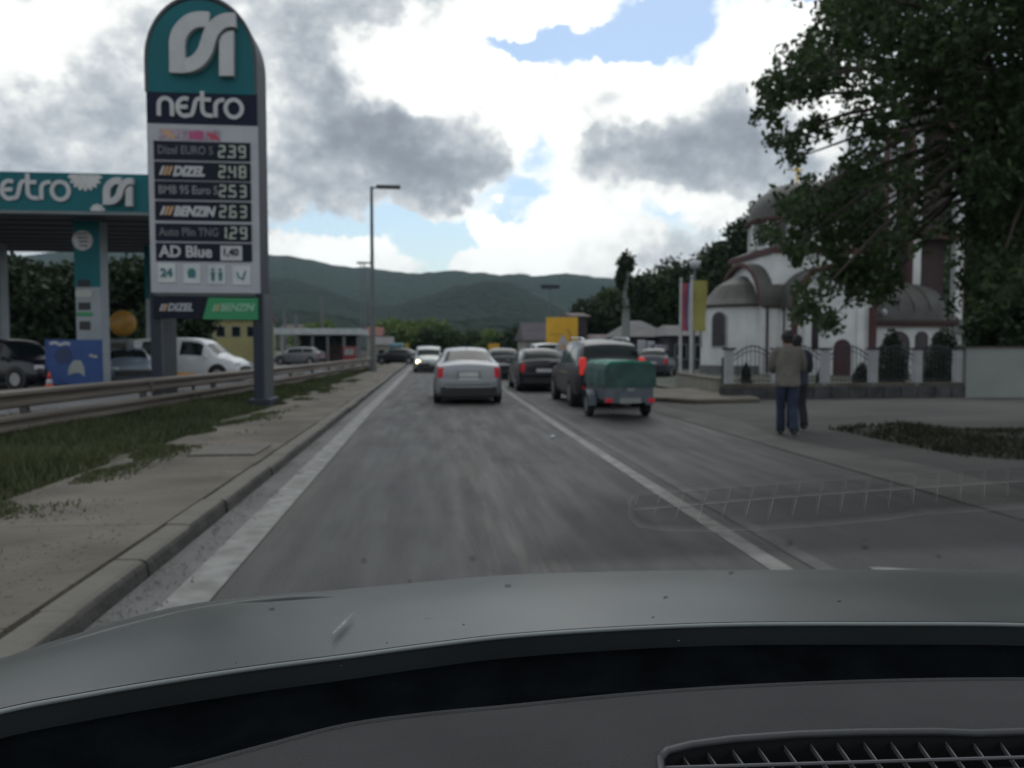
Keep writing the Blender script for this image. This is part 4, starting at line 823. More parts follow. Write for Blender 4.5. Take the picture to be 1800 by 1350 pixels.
MB(o).ribbon([(at(a, b, 27.2).x, at(a, b, 27.2).z) for a, b in [(88, 604), (98, 602), (106, 606), (116, 603), (124, 605)]], .10, 27.162, 27.179).build('white_print', M_FRAMEW, pn)
MB(o).ribbon([(at(a, b, 27.2).x, at(a, b, 27.2).z) for a, b in [(158, 624), (172, 628)]], .09, 27.162, 27.179).build('white_print', M_PALE, pn)
for xx in (xa + .2, xb_ - .2): MB(o).box(xx - .04, xx + .04, 26.9, 27.5, .10, .16).build('foot', M_BLKP, BB)
# cone
p = at(87, 680, 26.6); CN = thing('traffic_cone', 'orange and white traffic cone before the blue banner', 'cone', (p.x, 26.6, .10))
MB().box(-.19, .19, -.19, .19, 0, .04).build('base', mat('cone_orange', (.55, .05, .02), .5, .1, 6), CN, bevel=.01); MB().lathe((0, 0, 0), [(.145, .04), (.105, .22)], 18).build('lower_body', _M['cone_orange'], CN, smooth=True)
MB().lathe((0, 0, 0), [(.107, .22), (.072, .38)], 18).build('white_band', M_LETTER, CN, smooth=True); MB().lathe((0, 0, 0), [(.070, .38), (.025, .62)], 18).build('tip', _M['cone_orange'], CN, smooth=True)
# orange barrier behind the rail
a, b = at(275, 660, 21.0), at(345, 660, 21.0); t = thing('orange_barrier', 'low orange board lying behind the guard rail', 'barrier', ((a.x + b.x) / 2, 21.0, .10)); w = (b.x - a.x) / 2; h = at(300, 655, 21).z - .1
MB().box(-w, w, -.03, .03, h - .25, h).build('board', mat('orange_board', (.45, .22, .04), .6, .2, 3), t, bevel=.01)
for xx in (-w * .8, w * .8): MB().box(xx - .03, xx + .03, .032, .09, 0, h - .05).build('leg', M_BLKP, t)

# shed with flat roof
M_POLE = mat('galvanised_pole', (.13, .14, .145), .5, .1, 2, metal=.3)
Y = 70; xa, xb_ = at(482, 600, Y).x, at(634, 600, Y).x; zr = at(560, 577, Y).z; zr0 = at(560, 588, Y).z
t = thing('open_shed', 'open sided shed with flat white edged roof beyond the station', 'shed', ((xa + xb_) / 2, Y, 0)); o = t.location
MB(o).box(xa, xb_, Y, Y + 8, zr0, zr).build('roof', mat('roof_edge_white', (.42, .45, .45), .5), t); MB(o).box(xa + 1.2, xb_ - 1, Y + 6, Y + 6.3, 0, zr0).build('back_wall', mat('shed_dark', (.03, .032, .035), .8, .4, .8), t)
for px_ in (520, 548, 575, 604, 629): xx = at(px_, 600, Y).x; MB(o).box(xx - .12, xx + .12, Y + .3, Y + .55, 0, zr0).build('post', M_POLE, t)
MB(o).box(at(565, 600, Y).x, at(600, 600, Y).x, Y + 3, Y + 3.3, 0, 1.9).build('partition', mat('brown_partition', (.06, .04, .035), .8, .3, 2), t)
t = thing('red_kiosk_machine', 'red vending cabinet standing under the open shed', 'machine', (at(615, 640, 68).x, 68, .1)); MB().box(-.55, .55, -.4, .4, 0, 1.5).build('cabinet', mat('red_cabinet', (.22, .02, .03), .5), t, bevel=.05); MB().box(-.4, .4, -.42, -.4, .8, 1.35).build('window', M_PALE, t)
def house(name, label, px0_, px1_, Y, pe, pr, wallm, roofm, depth=8, hip=.0, base=0, group=None, wins=0, cat='house'):
    """pe: eaves row, pr: ridge row"""
    xa, xb_ = at(px0_, 600, Y).x, at(px1_, 600, Y).x; c = (px0_ + px1_) / 2; ze = at(c, pe, Y).z; zr = at(c, pr, Y + depth / 2).z
    t = thing(name, label, cat, ((xa + xb_) / 2, Y, base), group=group); o = t.location; w = xb_ - xa
    MB(o).box(xa + .35, xb_ - .35, Y + .35, Y + depth - .35, base, ze + .02).build('wall', wallm, t)
    h = hip * w / 2; ym = Y + depth / 2
    rf = MB(o).add([(xa, Y, ze), (xb_, Y, ze), (xb_, Y + depth, ze), (xa, Y + depth, ze), (xa + h, ym, zr), (xb_ - h, ym, zr)], [(0, 1, 5, 4), (2, 3, 4, 5), (0, 4, 3), (1, 2, 5), (3, 2, 1, 0)]).build('roof', roofm, t)
    for i in range(wins):
        xx = xa + w * (i + .8) / (wins + .6); fr = MB(o).box(xx - .45, xx + .45, Y + .31, Y + .36, ze - 1.7, ze - .6).build('window', M_PALE, t); MB(o).box(xx - .38, xx + .38, Y + .295, Y + .31, ze - 1.63, ze - .67).build('pane', M_GLASS, fr)
    return t
M_RTILE = mat('brown_tiles', (.10, .075, .068), .85, .25, 1.5, bump=.4); M_RGREY = mat('grey_tiles', (.125, .12, .118), .85, .2, 1.2, bump=.4); M_RRED = mat('red_tiles', (.16, .055, .045), .85, .25, 1.5)
M_WBEIGE = mat('beige_render', (.28, .26, .22), .85, .1, 1); M_WDARK = mat('dark_render', (.045, .04, .045), .85, .3, .8); M_WYEL = mat('yellow_render', (.30, .27, .12), .85, .1, 1); M_RPURP = mat('purple_brown_cladding', (.05, .042, .052), .8, .2, 1)
house('yellow_house', 'yellow walled house seen beneath the price sign', 365, 462, 78, 562, 548, M_WYEL, M_RTILE, wins=3)
house('village_house', 'small house with red roof right of the open shed', 640, 672, 120, 590, 575, M_WBEIGE, M_RRED, wins=1, group='small houses across the valley')
house('village_house', 'low house left of the pale green tree', 488, 545, 125, 586, 570, M_WBEIGE, M_RTILE, wins=2, group='small houses across the valley')
house('village_house', 'grey walled house between shed and turquoise van', 650, 690, 100, 606, 592, M_WBEIGE, M_RGREY, wins=1, group='small houses across the valley')
house('dark_roofed_house', 'white house with tall dark purple brown roof left of the yellow board', 918, 1002, 78, 598, 567, M_WBEIGE, M_RPURP, hip=.1, wins=4)
house('brown_block', 'narrow dark brown building right behind the yellow board', 1004, 1040, 66, 556, 550, M_WDARK, M_RTILE, wins=0, cat='building')
house('pink_roofed_house', 'house with faded pink brown roof behind the towing car', 1040, 1108, 62, 610, 588, M_WBEIGE, mat('pink_tiles', (.15, .115, .11), .85, .2, 1.2), hip=.3, wins=2)
house('hipped_pavilion', 'brown walled pavilion under a grey hipped roof', 1096, 1186, 56, 592, 564, M_WDARK, M_RGREY, hip=.75, wins=2, cat='pavilion')
house('low_shop', 'low dark shop with grey roof behind the flags', 1172, 1262, 53, 590, 572, M_WDARK, M_RGREY, hip=.5, wins=2, cat='shop')
for i, (px_, py_) in enumerate([(1128, 598), (1143, 600), (1160, 606)]):
    p = at(px_, py_, 54); t = thing('market_display', ['white upright display leftmost under the pavilion roof', 'white upright display in the middle under the pavilion roof', 'wide lilac display box right of the white ones'][i], 'display stand', (p.x, 54, 0), group='display stands before the pavilion'); w = [.25, .28, .75][i]
    MB().box(-w, w, -.2, .2, 0, p.z * .55).build('plinth', M_WDARK, t); MB().box(-w, w, -.22, .22, p.z * .55, p.z).build('panel', mat('lilac_white', (.30, .28, .33), .6) if i == 2 else M_FRAMEW, t, bevel=.05)

# ================================================================= STREET FURNITURE
M_CONC = mat('pole_concrete', (.20, .21, .20), .9, .12, 2, bump=.3)
def lamp(px_, Y, top, armpx, label, r=.09, side=1):
    p = at(px_, top, Y); t = thing('street_lamp', label, 'street lamp', (p.x, Y, 0), group='street lamps on the left'); H = p.z
    MB().cyl((0, 0, 0), (0, 0, H), r * 1.3, r * .75, 12).build('pole', M_POLE, t, smooth=R(40)); MB().cyl((0, 0, 0), (0, 0, .4), r * 2, r * 1.8, 12).build('base', M_POLE, t)
    a = armpx * Y / F; MB().tube([(0, 0, H - .08), (a * .4, 0, H - .03), (a * .75, 0, H - .02)], .05, 6).build('arm', M_POLE, t)
    MB().obox((a * .60, 0, H + .0), (a * .86 if a > 0 else -a * .86, .34, .20)).build('lamp_head', mat('lamp_head_grey', (.07, .075, .08), .5), t, bevel=.04)
lamp(653, 46, 328, 48, 'tall street lamp with arm to the right beside the rail', .115)
lamp(640, 84, 462, -12, 'second, more distant street lamp next to the tall one')
lamp(634, 105, 462, 16, 'third, most distant street lamp left of the tall one', .10)
for i, (px_, Y, top) in enumerate([(500, 95, 545), (520, 88, 552), (566, 92, 522)]):
    p = at(px_, top, Y); t = thing('distant_pole', ['thin pole rising left behind the open shed', 'short thin pole second from left behind the open shed', 'thicker pole above the middle of the open shed'][i], 'pole', (p.x, Y, 0), group='poles behind the open shed'); MB().cyl((0, 0, 0), (0, 0, p.z), .22, .16, 10).build('pole', M_POLE, t); MB().cyl((0, 0, 0), (0, 0, .3), .3).build('base', M_CONC, t)
p = at(1101, 452, 46); t = thing('concrete_pole', 'concrete utility pole with its top overgrown by ivy', 'utility pole', (p.x, 46, 0)); H = p.z
MB().cyl((0, 0, 0), (0, 0, H), .27, .20, 12).build('pole', M_CONC, t, smooth=R(40)); MB().box(-.7, .7, -.06, .06, H - .5, H - .38).build('crossarm', M_CONC, t)
leaves('ivy', blobpts([(0, 0, H - .4, .5, .4, .7), (-.25, 0, H - 1.2, .4, .3, .7), (.12, 0, H - 2, .35, .3, .9), (0, 0, H - 3, .25, .25, .8)], 2200, .3), .2, M_DK, t, asp=.8)
p = at(967, 506, 92); t = thing('mast', 'thin mast with flat crosspiece behind the yellow board', 'mast', (p.x, 92, 0)); MB().cyl((0, 0, 0), (0, 0, p.z), .14, .10).build('pole', M_POLE, t); MB().box(-1.1, 1.1, -.2, .2, p.z - .1, p.z + .35).build('crosspiece', M_SLATE, t)
# yellow board
def board(nm, lb, px0_, px1_, py0, py1, Y, m, cat='road sign', legs=2, arrow=False):
    a, b = at(px0_, py1, Y), at(px1_, py0, Y); t = thing(nm, lb, cat, ((a.x + b.x) / 2, Y, 0)); o = t.location
    pb = MB(o).box(a.x, b.x, Y, Y + .06, a.z, b.z).build('panel', m, t, bevel=.02)
    for q in ([.2, .8] if legs == 2 else [.5]): xx = a.x + (b.x - a.x) * q; MB(o).cyl((xx, Y + .12, 0), (xx, Y + .12, b.z - .1), .055).build('post', M_POLE, t)
    return t, pb
M_YEL = mat('yellow_sign', (.60, .33, .02), .5, .1, .8)
t, pb = board('yellow_direction_board', 'large yellow direction board above the queue of cars', 960, 1016, 558, 616, 40, M_YEL); o = t.location
x_, z_ = at(975, 590, 40), at(1000, 575, 40)
MB(o).ribbon([(at(1003, 612, 40).x, at(1003, 612, 40).z), (at(1003, 590, 40).x, at(1003, 590, 40).z), (at(997, 578, 40).x, at(997, 578, 40).z)], .09, 39.985, 39.999).build('arrow_print', mat('faint_print', (.40, .22, .02), .5), pb)
MB(o).ribbon([(at(966, 588, 40).x, at(966, 588, 40).z), (at(990, 588, 40).x, at(990, 588, 40).z)], .07, 39.985, 39.999).build('print_line', _M['faint_print'], pb)
board('small_yellow_sign', 'small yellow sign far ahead above the dark car', 858, 878, 604, 622, 72, M_YEL, legs=1); board('distant_yellow_sign', 'small yellow sign beside the turquoise van', 706, 719, 604, 622, 78, mat('dull_yellow_sign', (.30, .24, .03), .5), legs=1)
Y = 30; c = at(990, 606, Y); t = thing('warning_sign', 'white triangular warning sign with orange centre over the black car', 'road sign', (c.x, Y, 0)); o = t.location; r = .40
MB(o).prism([(c.x - r, c.z - .28), (c.x + r, c.z - .28), (c.x, c.z + .42)][::-1], Y, Y + .02).build('plate', M_FRAMEW, t); MB(o).prism([(c.x - .17, c.z - .18), (c.x + .17, c.z - .18), (c.x, c.z + .13)][::-1], Y - .012, Y - .002).build('symbol', M_ORANGE, t); MB(o).cyl((c.x, Y + .05, 0), (c.x, Y + .05, c.z + .2), .035).build('post', M_POLE, t)
# turquoise van far ahead
Y = 76; a, b = at(686, 630, Y), at(706, 603, Y); t = thing('turquoise_van', 'turquoise box van crossing far ahead beside the yellow sign', 'van', ((a.x + b.x) / 2, Y, 0)); w = (b.x - a.x) / 2 + .1
MB().box(-w, w, 0, 4.5, .5, b.z).build('body', mat('turquoise_paint', (.13, .26, .30), .4), t, bevel=.1); MB().box(-w * .8, w * .8, -.03, 0, 1.1, b.z - .35).build('rear_window', M_GLASS, t)
for sx in (-1, 1):
    MB().cyl((sx * (w - .05), .9, .35), (sx * (w - .3), .9, .35), .35, n=14).build('wheel', M_TYRE, t); MB().cyl((sx * (w - .05), 3.6, .35), (sx * (w - .3), 3.6, .35), .35, n=14).build('wheel', M_TYRE, t); MB().box(sx * w * .9 - .08, sx * w * .9 + .08, -.04, 0, .7, 1.0).build('tail_lamp', M_RED, t)
# flags
def flag(px_, Y, top, cols, w, label, bot):
    p = at(px_, top, Y); t = thing('banner_flag', label, 'flag', (p.x, Y, 0), group='flags on tall poles beside the church'); H = p.z; hb = at(px_, bot, Y).z
    MB().cyl((0, 0, 0), (0, 0, H + .1), .085, .06, 10).build('pole', mat('white_pole', (.42, .42, .43), .5), t); MB().ellipsoid((0, 0, H + .16), (.09, .09, .09), 10, 6).build('finial', M_PALE, t)
    for i, (m, f0, f1) in enumerate(cols):
        MB().loft([[(f0 * w + .06, .10 * math.sin(z * 2.1 + f0 * 2) + .0, z), (f1 * w + .06, .10 * math.sin(z * 2.1 + f1 * 2), z), (f1 * w + .06, .10 * math.sin(z * 2.1 + f1 * 2) + .02, z), (f0 * w + .06, .10 * math.sin(z * 2.1 + f0 * 2) + .02, z)] for z in [hb + (H - hb) * j / 14 for j in range(15)]]).build('cloth', m, t, smooth=R(40))
flag(1197, 36, 498, [(mat('flag_red', (.36, .06, .08), .7), .0, .42), (mat('flag_blue', (.05, .05, .20), .7), .42, .62), (mat('flag_white', (.40, .39, .42), .7), .62, 1.0)], .52, 'vertical red, blue and white flag on a white pole', 582)
flag(1216, 35, 493, [(mat('flag_yellow', (.28, .25, .07), .8), .0, 1.0)], .66, 'vertical yellow flag on a white pole beside the church', 582)
p = at(1221, 465, 38.5); t = thing('globe_lamp', 'lamp post with pale globe rising above the flags', 'street lamp', (p.x, 38.5, 0)); MB().cyl((0, 0, 0), (0, 0, p.z - .25), .06, .045).build('pole', M_POLE, t); MB().ellipsoid((0, 0, p.z), (.24, .24, .24)).build('globe', M_FRAMEW, t, smooth=True)
# wall, bollard
a, b = G(1188, 680), G(1262, 697); t = thing('retaining_wall', 'low beige concrete wall left of the church fence', 'wall', (a.x, a.y, 0)); o = t.location; d = (b - a).normalized(); n_ = Vector((-d.y, d.x, 0))
h0 = at(1188, 657, a.y).z
MB(o).loft([[tuple(p_ + Vector((0, 0, -.05))), tuple(p_ + Vector((0, 0, h0))), tuple(p_ + n_ * .3 + Vector((0, 0, h0))), tuple(p_ + n_ * .3 + Vector((0, 0, -.05)))] for p_ in (a, b)]).build('wall_body', mat('beige_concrete', (.24, .225, .185), .9, .12, 2, bump=.3), t, bevel=.02)
MB(o).loft([[tuple(p_ - n_ * .03 + Vector((0, 0, h0 + .003))), tuple(p_ - n_ * .03 + Vector((0, 0, h0 + .05))), tuple(p_ + n_ * .33 + Vector((0, 0, h0 + .05))), tuple(p_ + n_ * .33 + Vector((0, 0, h0 + .003)))] for p_ in (a, b)]).build('coping', M_DUSTY, t)
p = G(1265, 697); t = thing('dark_post', 'short dark green post at the end of the beige wall', 'bollard', (p.x, p.y - .3, 0)); hh = at(1265, 630, p.y).z
MB().cyl((0, 0, 0), (0, 0, hh), .065, .065, 12).build('post', mat('dark_green_paint', (.02, .035, .03), .5), t); MB().ellipsoid((0, 0, hh), (.075, .075, .05)).build('cap', _M['dark_green_paint'], t)

# ================================================================= CHURCH
CB = .10
M_CW = mat('white_render', (.50, .50, .50), .85, .06, .5, bump=.1, detail=9, col2=(.70, .70, .69)); M_CR = mat('dark_red_trim', (.075, .028, .028), .8, .2, 2); M_CROOF = mat('lead_roof', (.045, .042, .038), .6, .2, 1.2, col2=(.075, .072, .062))
M_CWIN = mat('dark_window', (.03, .022, .028), .3, .3, 2); M_DOOR = mat('dark_red_door', (.06, .022, .025), .6, .2, 2, stretch=(4, 1, 1))
M_DKTRIM = mat('brown_trim', (.055, .035, .035), .8)
CHU = thing('church', 'white orthodox church with rounded grey roofs, dome and dark red trim', 'church', (22.0, 45.0, CB)); o = CHU.location
def cz(py, px, Y): return at(px, py, Y).z
def cpart(nm, mb, m, par=None, **k): return mb.build(nm, m, par or CHU, **k)
ze = cz(537, 1300, 42)                      # eaves of the east end
zcr = cz(457, 1320, 42)                     # crown of the east barrel
# apse
cpart('apse_wall', MB(o).lathe((18.4, 45, 0), [(2.42, CB - .2), (2.42, ze)], 10, R(90), R(270)), M_CW)
cpart('apse_cornice', MB(o).lathe((18.4, 45, 0), [(2.45, ze), (2.62, ze + .02), (2.66, ze + .13), (2.4, ze + .16)], 10, R(90), R(270)), M_DKTRIM)
zk = cz(482, 1312, 44)
cpart('apse_roof', MB(o).lathe((18.4, 45, 0), [(2.62, ze + .12), (2.2, ze + .5), (1.5, ze + (zk - ze) * .68), (.6, zk - .12), (.02, zk)], 10, R(90), R(270)), M_CROOF)
cpart('apse_plinth', MB(o).lathe((18.4, 45, 0), [(2.50, CB - .2), (2.50, CB + .35), (2.42, CB + .4)], 10, R(90), R(270)), mat('grey_plinth', (.13, .13, .13), .9))
def onapse(ang, zc, w, h, nm, m, par=None, r=2.44, d=.06):
    a = R(ang); ca, sa = math.cos(a), math.sin(a); poly = archpoly(-w / 2, w / 2, zc - h / 2, zc + h / 2 - w / 2, 10)
    mb = MB(o)
    def P(u, z, off): return (18.4 + ca * (r + off) - sa * u, 45 + sa * (r + off) + ca * u, z)
    vs = [P(u, z, -.25) for u, z in poly] + [P(u, z, d) for u, z in poly]; n = len(poly)
    mb.add(vs, [tuple(range(n)), tuple(range(2 * n - 1, n - 1, -1))] + [(i, (i + 1) % n, (i + 1) % n + n, i + n) for i in range(n)])
    return cpart(nm, mb, m, par)
zw = (cz(548, 1265, 43) + cz(608, 1265, 43)) / 2; hw = cz(548, 1265, 43) - cz(608, 1265, 43)
for ang in (216, 162): 
    f_ = onapse(ang, zw, .98, hw + .12, 'window', M_PALE, d=.03); onapse(ang, zw, .84, hw, 'pane', M_CWIN, f_, d=.045)
# east bay: barrel along x with gable facing east (-x)
yc, rb = 45.0, 3.05
def barrel_x(xa, xb_, yc, r, zsp, k, m, nm, t=.0, n=18):
    return cpart(nm, MB(o).prism([(yc - r * math.cos(math.pi * i / n), zsp + r * k * math.sin(math.pi * i / n)) for i in range(n + 1)], xa, xb_, 'x'), m, smooth=R(30))
kb = (zcr - ze) / rb
cpart('east_bay_wall', MB(o).box(18.4, 20.2, 42.0, 48.0, CB - .2, ze), M_CW)
barrel_x(18.45, 20.6, yc, rb - .12, ze, kb, M_CW, 'gable_wall')
cpart('barrel_roof', MB(o).loft([[(x, yc - (rb + dr) * math.cos(math.pi * i / 18), ze + (rb + dr) * kb * math.sin(math.pi * i / 18)) for i in range(19)] + [(x, yc - (rb - .14) * math.cos(math.pi * i / 18), ze + (rb - .14) * kb * math.sin(math.pi * i / 18)) for i in range(18, -1, -1)] for x, dr in ((18.15, .12), (20.9, .12))]), M_CROOF, smooth=R(30))
cpart('gable_trim', MB(o).loft([[(x, yc - (rb + .16) * math.cos(math.pi * i / 18), ze + (rb + .16) * kb * math.sin(math.pi * i / 18)) for i in range(19)] + [(x, yc - (rb - .1) * math.cos(math.pi * i / 18), ze + (rb - .1) * kb * math.sin(math.pi * i / 18)) for i in range(18, -1, -1)] for x in (18.08, 18.146)]), M_CR)
cpart('cornice', MB(o).box(18.3, 19.5, 41.85, 41.998, ze - .12, ze + .05), M_DKTRIM)
cpart('downpipe', MB(o).cyl((18.62, 41.92, CB), (18.62, 41.92, ze), .07), M_DKTRIM); cpart('downpipe', MB(o).cyl((19.26, 41.2, CB), (19.26, 41.2, ze), .06), M_DKTRIM)
# central cube with an arched face towards the road
xa, xb_ = 19.35, 24.1; xm = (xa + xb_) / 2; Yf = 40.5
z1 = cz(540, 1450, Yf); z2 = cz(468, 1450, Yf); r = (xb_ - xa) / 2; k2 = (z2 - z1) / r
cpart('transept_wall', MB(o).prism(archpoly(xa + .1, xb_ - .1, CB - .2, z1, 20, k2 * .95), Yf, 49.5), M_CW, smooth=R(30))
cpart('transept_roof', MB(o).loft([[(xm - (r + .12) * math.cos(math.pi * i / 20), y, z1 + (r + .12) * k2 * math.sin(math.pi * i / 20)) for i in range(21)] + [(xm - (r - .1) * math.cos(math.pi * i / 20), y, z1 + (r - .08) * k2 * math.sin(math.pi * i / 20)) for i in range(20, -1, -1)] for y in (Yf - .25, 49.7)]), M_CROOF, smooth=R(30))
cpart('transept_trim', MB(o).loft([[(xm - (r + .14) * math.cos(math.pi * i / 20), y, z1 + (r + .14) * k2 * math.sin(math.pi * i / 20)) for i in range(21)] + [(xm - (r - .10) * math.cos(math.pi * i / 20), y, z1 + (r - .14) * k2 * math.sin(math.pi * i / 20)) for i in range(20, -1, -1)] for y in (Yf - .32, Yf - .253)]), M_CR)
for xx, w in ((xa + .12, .14), (xb_ - .12, .17)): cpart('pilaster', MB(o).box(xx - w, xx + w, Yf - .22, Yf - .003, CB - .2, z1), M_CR)
cpart('inner_pilaster', MB(o).box(xb_ - 1.0, xb_ - .62, Yf - .12, Yf - .003, CB - .1, z1 + .2), M_CW); cpart('inner_pilaster', MB(o).box(xa + .7, xa + 1.1, Yf - .12, Yf - .003, CB - .1, z1 + .2), M_CW)
def awin(x0_, x1_, z0_, z1_, Y, nm='window', m=M_CWIN, fm=None, par=None):
    f_ = cpart(nm, MB(o).prism(archpoly(x0_ - .06, x1_ + .06, z0_ - .05, z1_ - (x1_ - x0_) / 2, 12), Y - .05, Y - .002), fm or M_DKTRIM, par)
    cpart('pane' if nm == 'window' else 'leaf', MB(o).prism(archpoly(x0_, x1_, z0_, z1_ - (x1_ - x0_) / 2 - .04, 12), Y - .07, Y - .051), m, f_); return f_
X_ = lambda px, Y: at(px, 600, Y).x
awin(X_(1419, Yf), X_(1436, Yf), cz(613, 1428, Yf), cz(540, 1428, Yf), Yf)
awin(X_(1467, Yf), X_(1494, Yf), cz(664, 1480, Yf), cz(598, 1480, Yf), Yf, 'door', M_DOOR)
cpart('cube_wall', MB(o).box(19.0, 24.5, 42.2, 48.2, ze, cz(448, 1400, 43)), M_CW)
zc1 = cz(448, 1400, 43)
cpart('cube_cornice', MB(o).box(18.8, 24.7, 42.0, 48.4, zc1 + .002, zc1 + .28), M_CR)
cpart('cube_roof', MB(o).loft([[(18.8, 42, zc1 + .28), (24.7, 42, zc1 + .28), (24.7, 48.4, zc1 + .28), (18.8, 48.4, zc1 + .28)], [(19.6, 43.0, zc1 + .6), (24, 43.0, zc1 + .6), (24, 47.4, zc1 + .6), (19.6, 47.4, zc1 + .6)]]), M_CROOF)
# drum and dome
dc = (21.75, 45.1); zd0, zd1, zdt = zc1 + .5, cz(386, 1400, 43), cz(322, 1400, 45)
cpart('drum_wall', MB(o).lathe((*dc, 0), [(2.52, zd0), (2.52, zd1)], 24), M_CW)
for i in range(12):
    a = 2 * math.pi * (i + .5) / 12; ca, sa = math.cos(a), math.sin(a)
    cpart('drum_window', MB(o).obox((dc[0] + ca * 2.52, dc[1] + sa * 2.52, (zd0 + zd1) / 2 + .05), (.10, .62, (zd1 - zd0) * .80), a), M_CWIN)
    a = 2 * math.pi * i / 12; ca, sa = math.cos(a), math.sin(a)
    cpart('drum_column', MB(o).cyl((dc[0] + ca * 2.66, dc[1] + sa * 2.66, zd0), (dc[0] + ca * 2.66, dc[1] + sa * 2.66, zd1), .15, n=10), M_CW, smooth=R(40))
cpart('drum_cornice', MB(o).lathe((*dc, 0), [(2.6, zd1), (2.95, zd1 + .02), (2.98, zd1 + .2), (2.7, zd1 + .24)], 28), M_CR)
hd = zdt - zd1 - .2
cpart('dome', MB(o).lathe((*dc, 0), [(2.85 * math.cos(t), zd1 + .2 + hd * math.sin(t)) for t in [math.pi / 2 * i / 10 for i in range(11)]], 28), M_CROOF, smooth=R(60))
crs = cpart('cross', MB(o).box(dc[0] - .05, dc[0] + .05, dc[1] - .05, dc[1] + .05, zdt - .1, zdt + 1.3), mat('gold', (.5, .35, .08), .3, metal=1)); MB(o).box(dc[0] - .35, dc[0] + .35, dc[1] - .045, dc[1] + .045, zdt + .75, zdt + .85).build('cross_arm', _M['gold'], crs)
# narthex with arcade and rounded roof
na, nb, Yn = 24.25, X_(1672, 41.5), 41.5; zn = cz(572, 1600, Yn); znt = cz(495, 1590, 44)
cpart('narthex_wall', MB(o).box(na, nb, Yn, 48.5, CB - .2, zn), M_CW)
cpart('narthex_eaves', MB(o).box(na, nb + .25, Yn - .25, Yn - .002, zn - .05, zn + .22), M_CR); cpart('narthex_gutter', MB(o).box(na, nb + .25, Yn - .32, Yn - .252, zn + .1, zn + .3), M_DKTRIM)
yr = 45.0; rr = yr - Yn + .25
def nsec(x, s): return [(x, yr - rr * s * math.cos(math.pi * i / 16), zn + .2 + (znt - zn - .2) * s ** .5 * math.sin(math.pi * i / 16) ** .85) for i in range(17)]
cpart('narthex_roof', MB(o).loft([nsec(na + .05, 1), nsec(nb - .9, 1), nsec(nb - .3, .93), nsec(nb + .1, .78), nsec(nb + .35, .5)]), M_CROOF, smooth=R(50))
for i in range(5): x = na + .9 + i * .95; cpart('roof_seam', MB(o).tube([(x, yr - (rr + .02) * math.cos(math.pi * j / 16), zn + .2 + (znt - zn - .18) * math.sin(math.pi * j / 16) ** .85) for j in range(1, 9)], .035, 5), M_CROOF)
for pa, pb, za_, zb__ in ((1560, 1597, 660, 584), (1610, 1629, 660, 584), (1640, 1662, 660, 584)): awin(X_(pa, Yn), X_(pb, Yn), cz(za_, 1600, Yn), cz(zb__, 1600, Yn), Yn)
cpart('wall_lamp', MB(o).ellipsoid((X_(1545, Yn) , Yn - .45, cz(550, 1545, Yn)), (.16, .16, .2)), M_FRAMEW, smooth=True)
# bell tower
ta, tb_, ty0, ty1 = X_(1602, 43.5), X_(1690, 43.5), 43.5, 46.6; zt1 = cz(150, 1640, 43.5)
zbel = cz(562, 1640, 43.5)
cpart('tower_base', MB(o).box(ta, tb_, ty0, ty1, CB, zbel), M_CW)
for za_, zb__ in ((zbel + .003, cz(420, 1640, 43.5)), (cz(408, 1640, 43.5), cz(225, 1640, 43.5))):
    for xx in (ta, tb_ - .48):
        for yy in (ty0, ty1 - .48):
            pl = cpart('tower_pillar', MB(o).box(xx, xx + .48, yy, yy + .48, za_, zb__), M_CW); MB(o).box((xx - .09 if xx == ta else xx + .483), (xx - .003 if xx == ta else xx + .57), yy - .003, yy + .4, za_, zb__).build('pillar_edge', M_CR, pl)
    cpart('tower_core', MB(o).box(ta + .75, tb_ - .75, ty0 + .7, ty1 - .7, za_, zb__), M_DKTRIM)
    cpart('tower_cornice', MB(o).box(ta - .2, tb_ + .2, ty0 - .2, ty1 + .2, zb__ + .003, zb__ + .26), M_CR)
zt2 = cz(225, 1640, 43.5) + .26
cpart('tower_roof', MB(o).lathe(((ta + tb_) / 2, (ty0 + ty1) / 2, 0), [(1.9, zt2), (1.7, zt2 + .6), (1.1, zt2 + 1.3), (.4, zt2 + 1.9), (.05, zt2 + 2.3)], 8), M_CROOF)
# porch at the west end
pa_, pb_ = X_(1676, 42), X_(1722, 42); Yp = 42; zp = cz(585, 1700, Yp); zq = cz(566, 1700, 43)
for xx in (pa_ + .1, pb_ - .5): cpart('porch_pillar', MB(o).box(xx, xx + .35, Yp, Yp + .35, CB - .2, zp), M_CW)
cpart('porch_roof', MB(o).loft([[(pa_ - .2, Yp - .3, zp), (pb_ + .15, Yp - .3, zp), (pb_ + .15, Yp + 3, zp), (pa_ - .2, Yp + 3, zp)], [(pa_ + .5, Yp + 1, zq + .2), (pb_ - .6, Yp + 1, zq + .2), (pb_ - .6, Yp + 2, zq + .2), (pa_ + .5, Yp + 2, zq + .2)]]), M_CROOF)
cpart('porch_back', MB(o).box(pa_, pb_, Yp + 2.6, Yp + 2.9, CB - .2, zp - .003), M_DKTRIM)
for i in range(4): cpart('step', MB(o).box(X_(1618, 40) - .1 * i, X_(1662, 40), 40.0 + i * .28, 41.49, CB - .2, CB + .17 * (i + 1)), M_DUSTY)
cpart('handrail_wall', MB(o).prism([(X_(1600, 39.6), CB), (X_(1600, 39.6), CB + .9), (X_(1628, 39.6), CB + .55), (X_(1628, 39.6), CB)][::-1], 39.5, 39.75), M_CW)

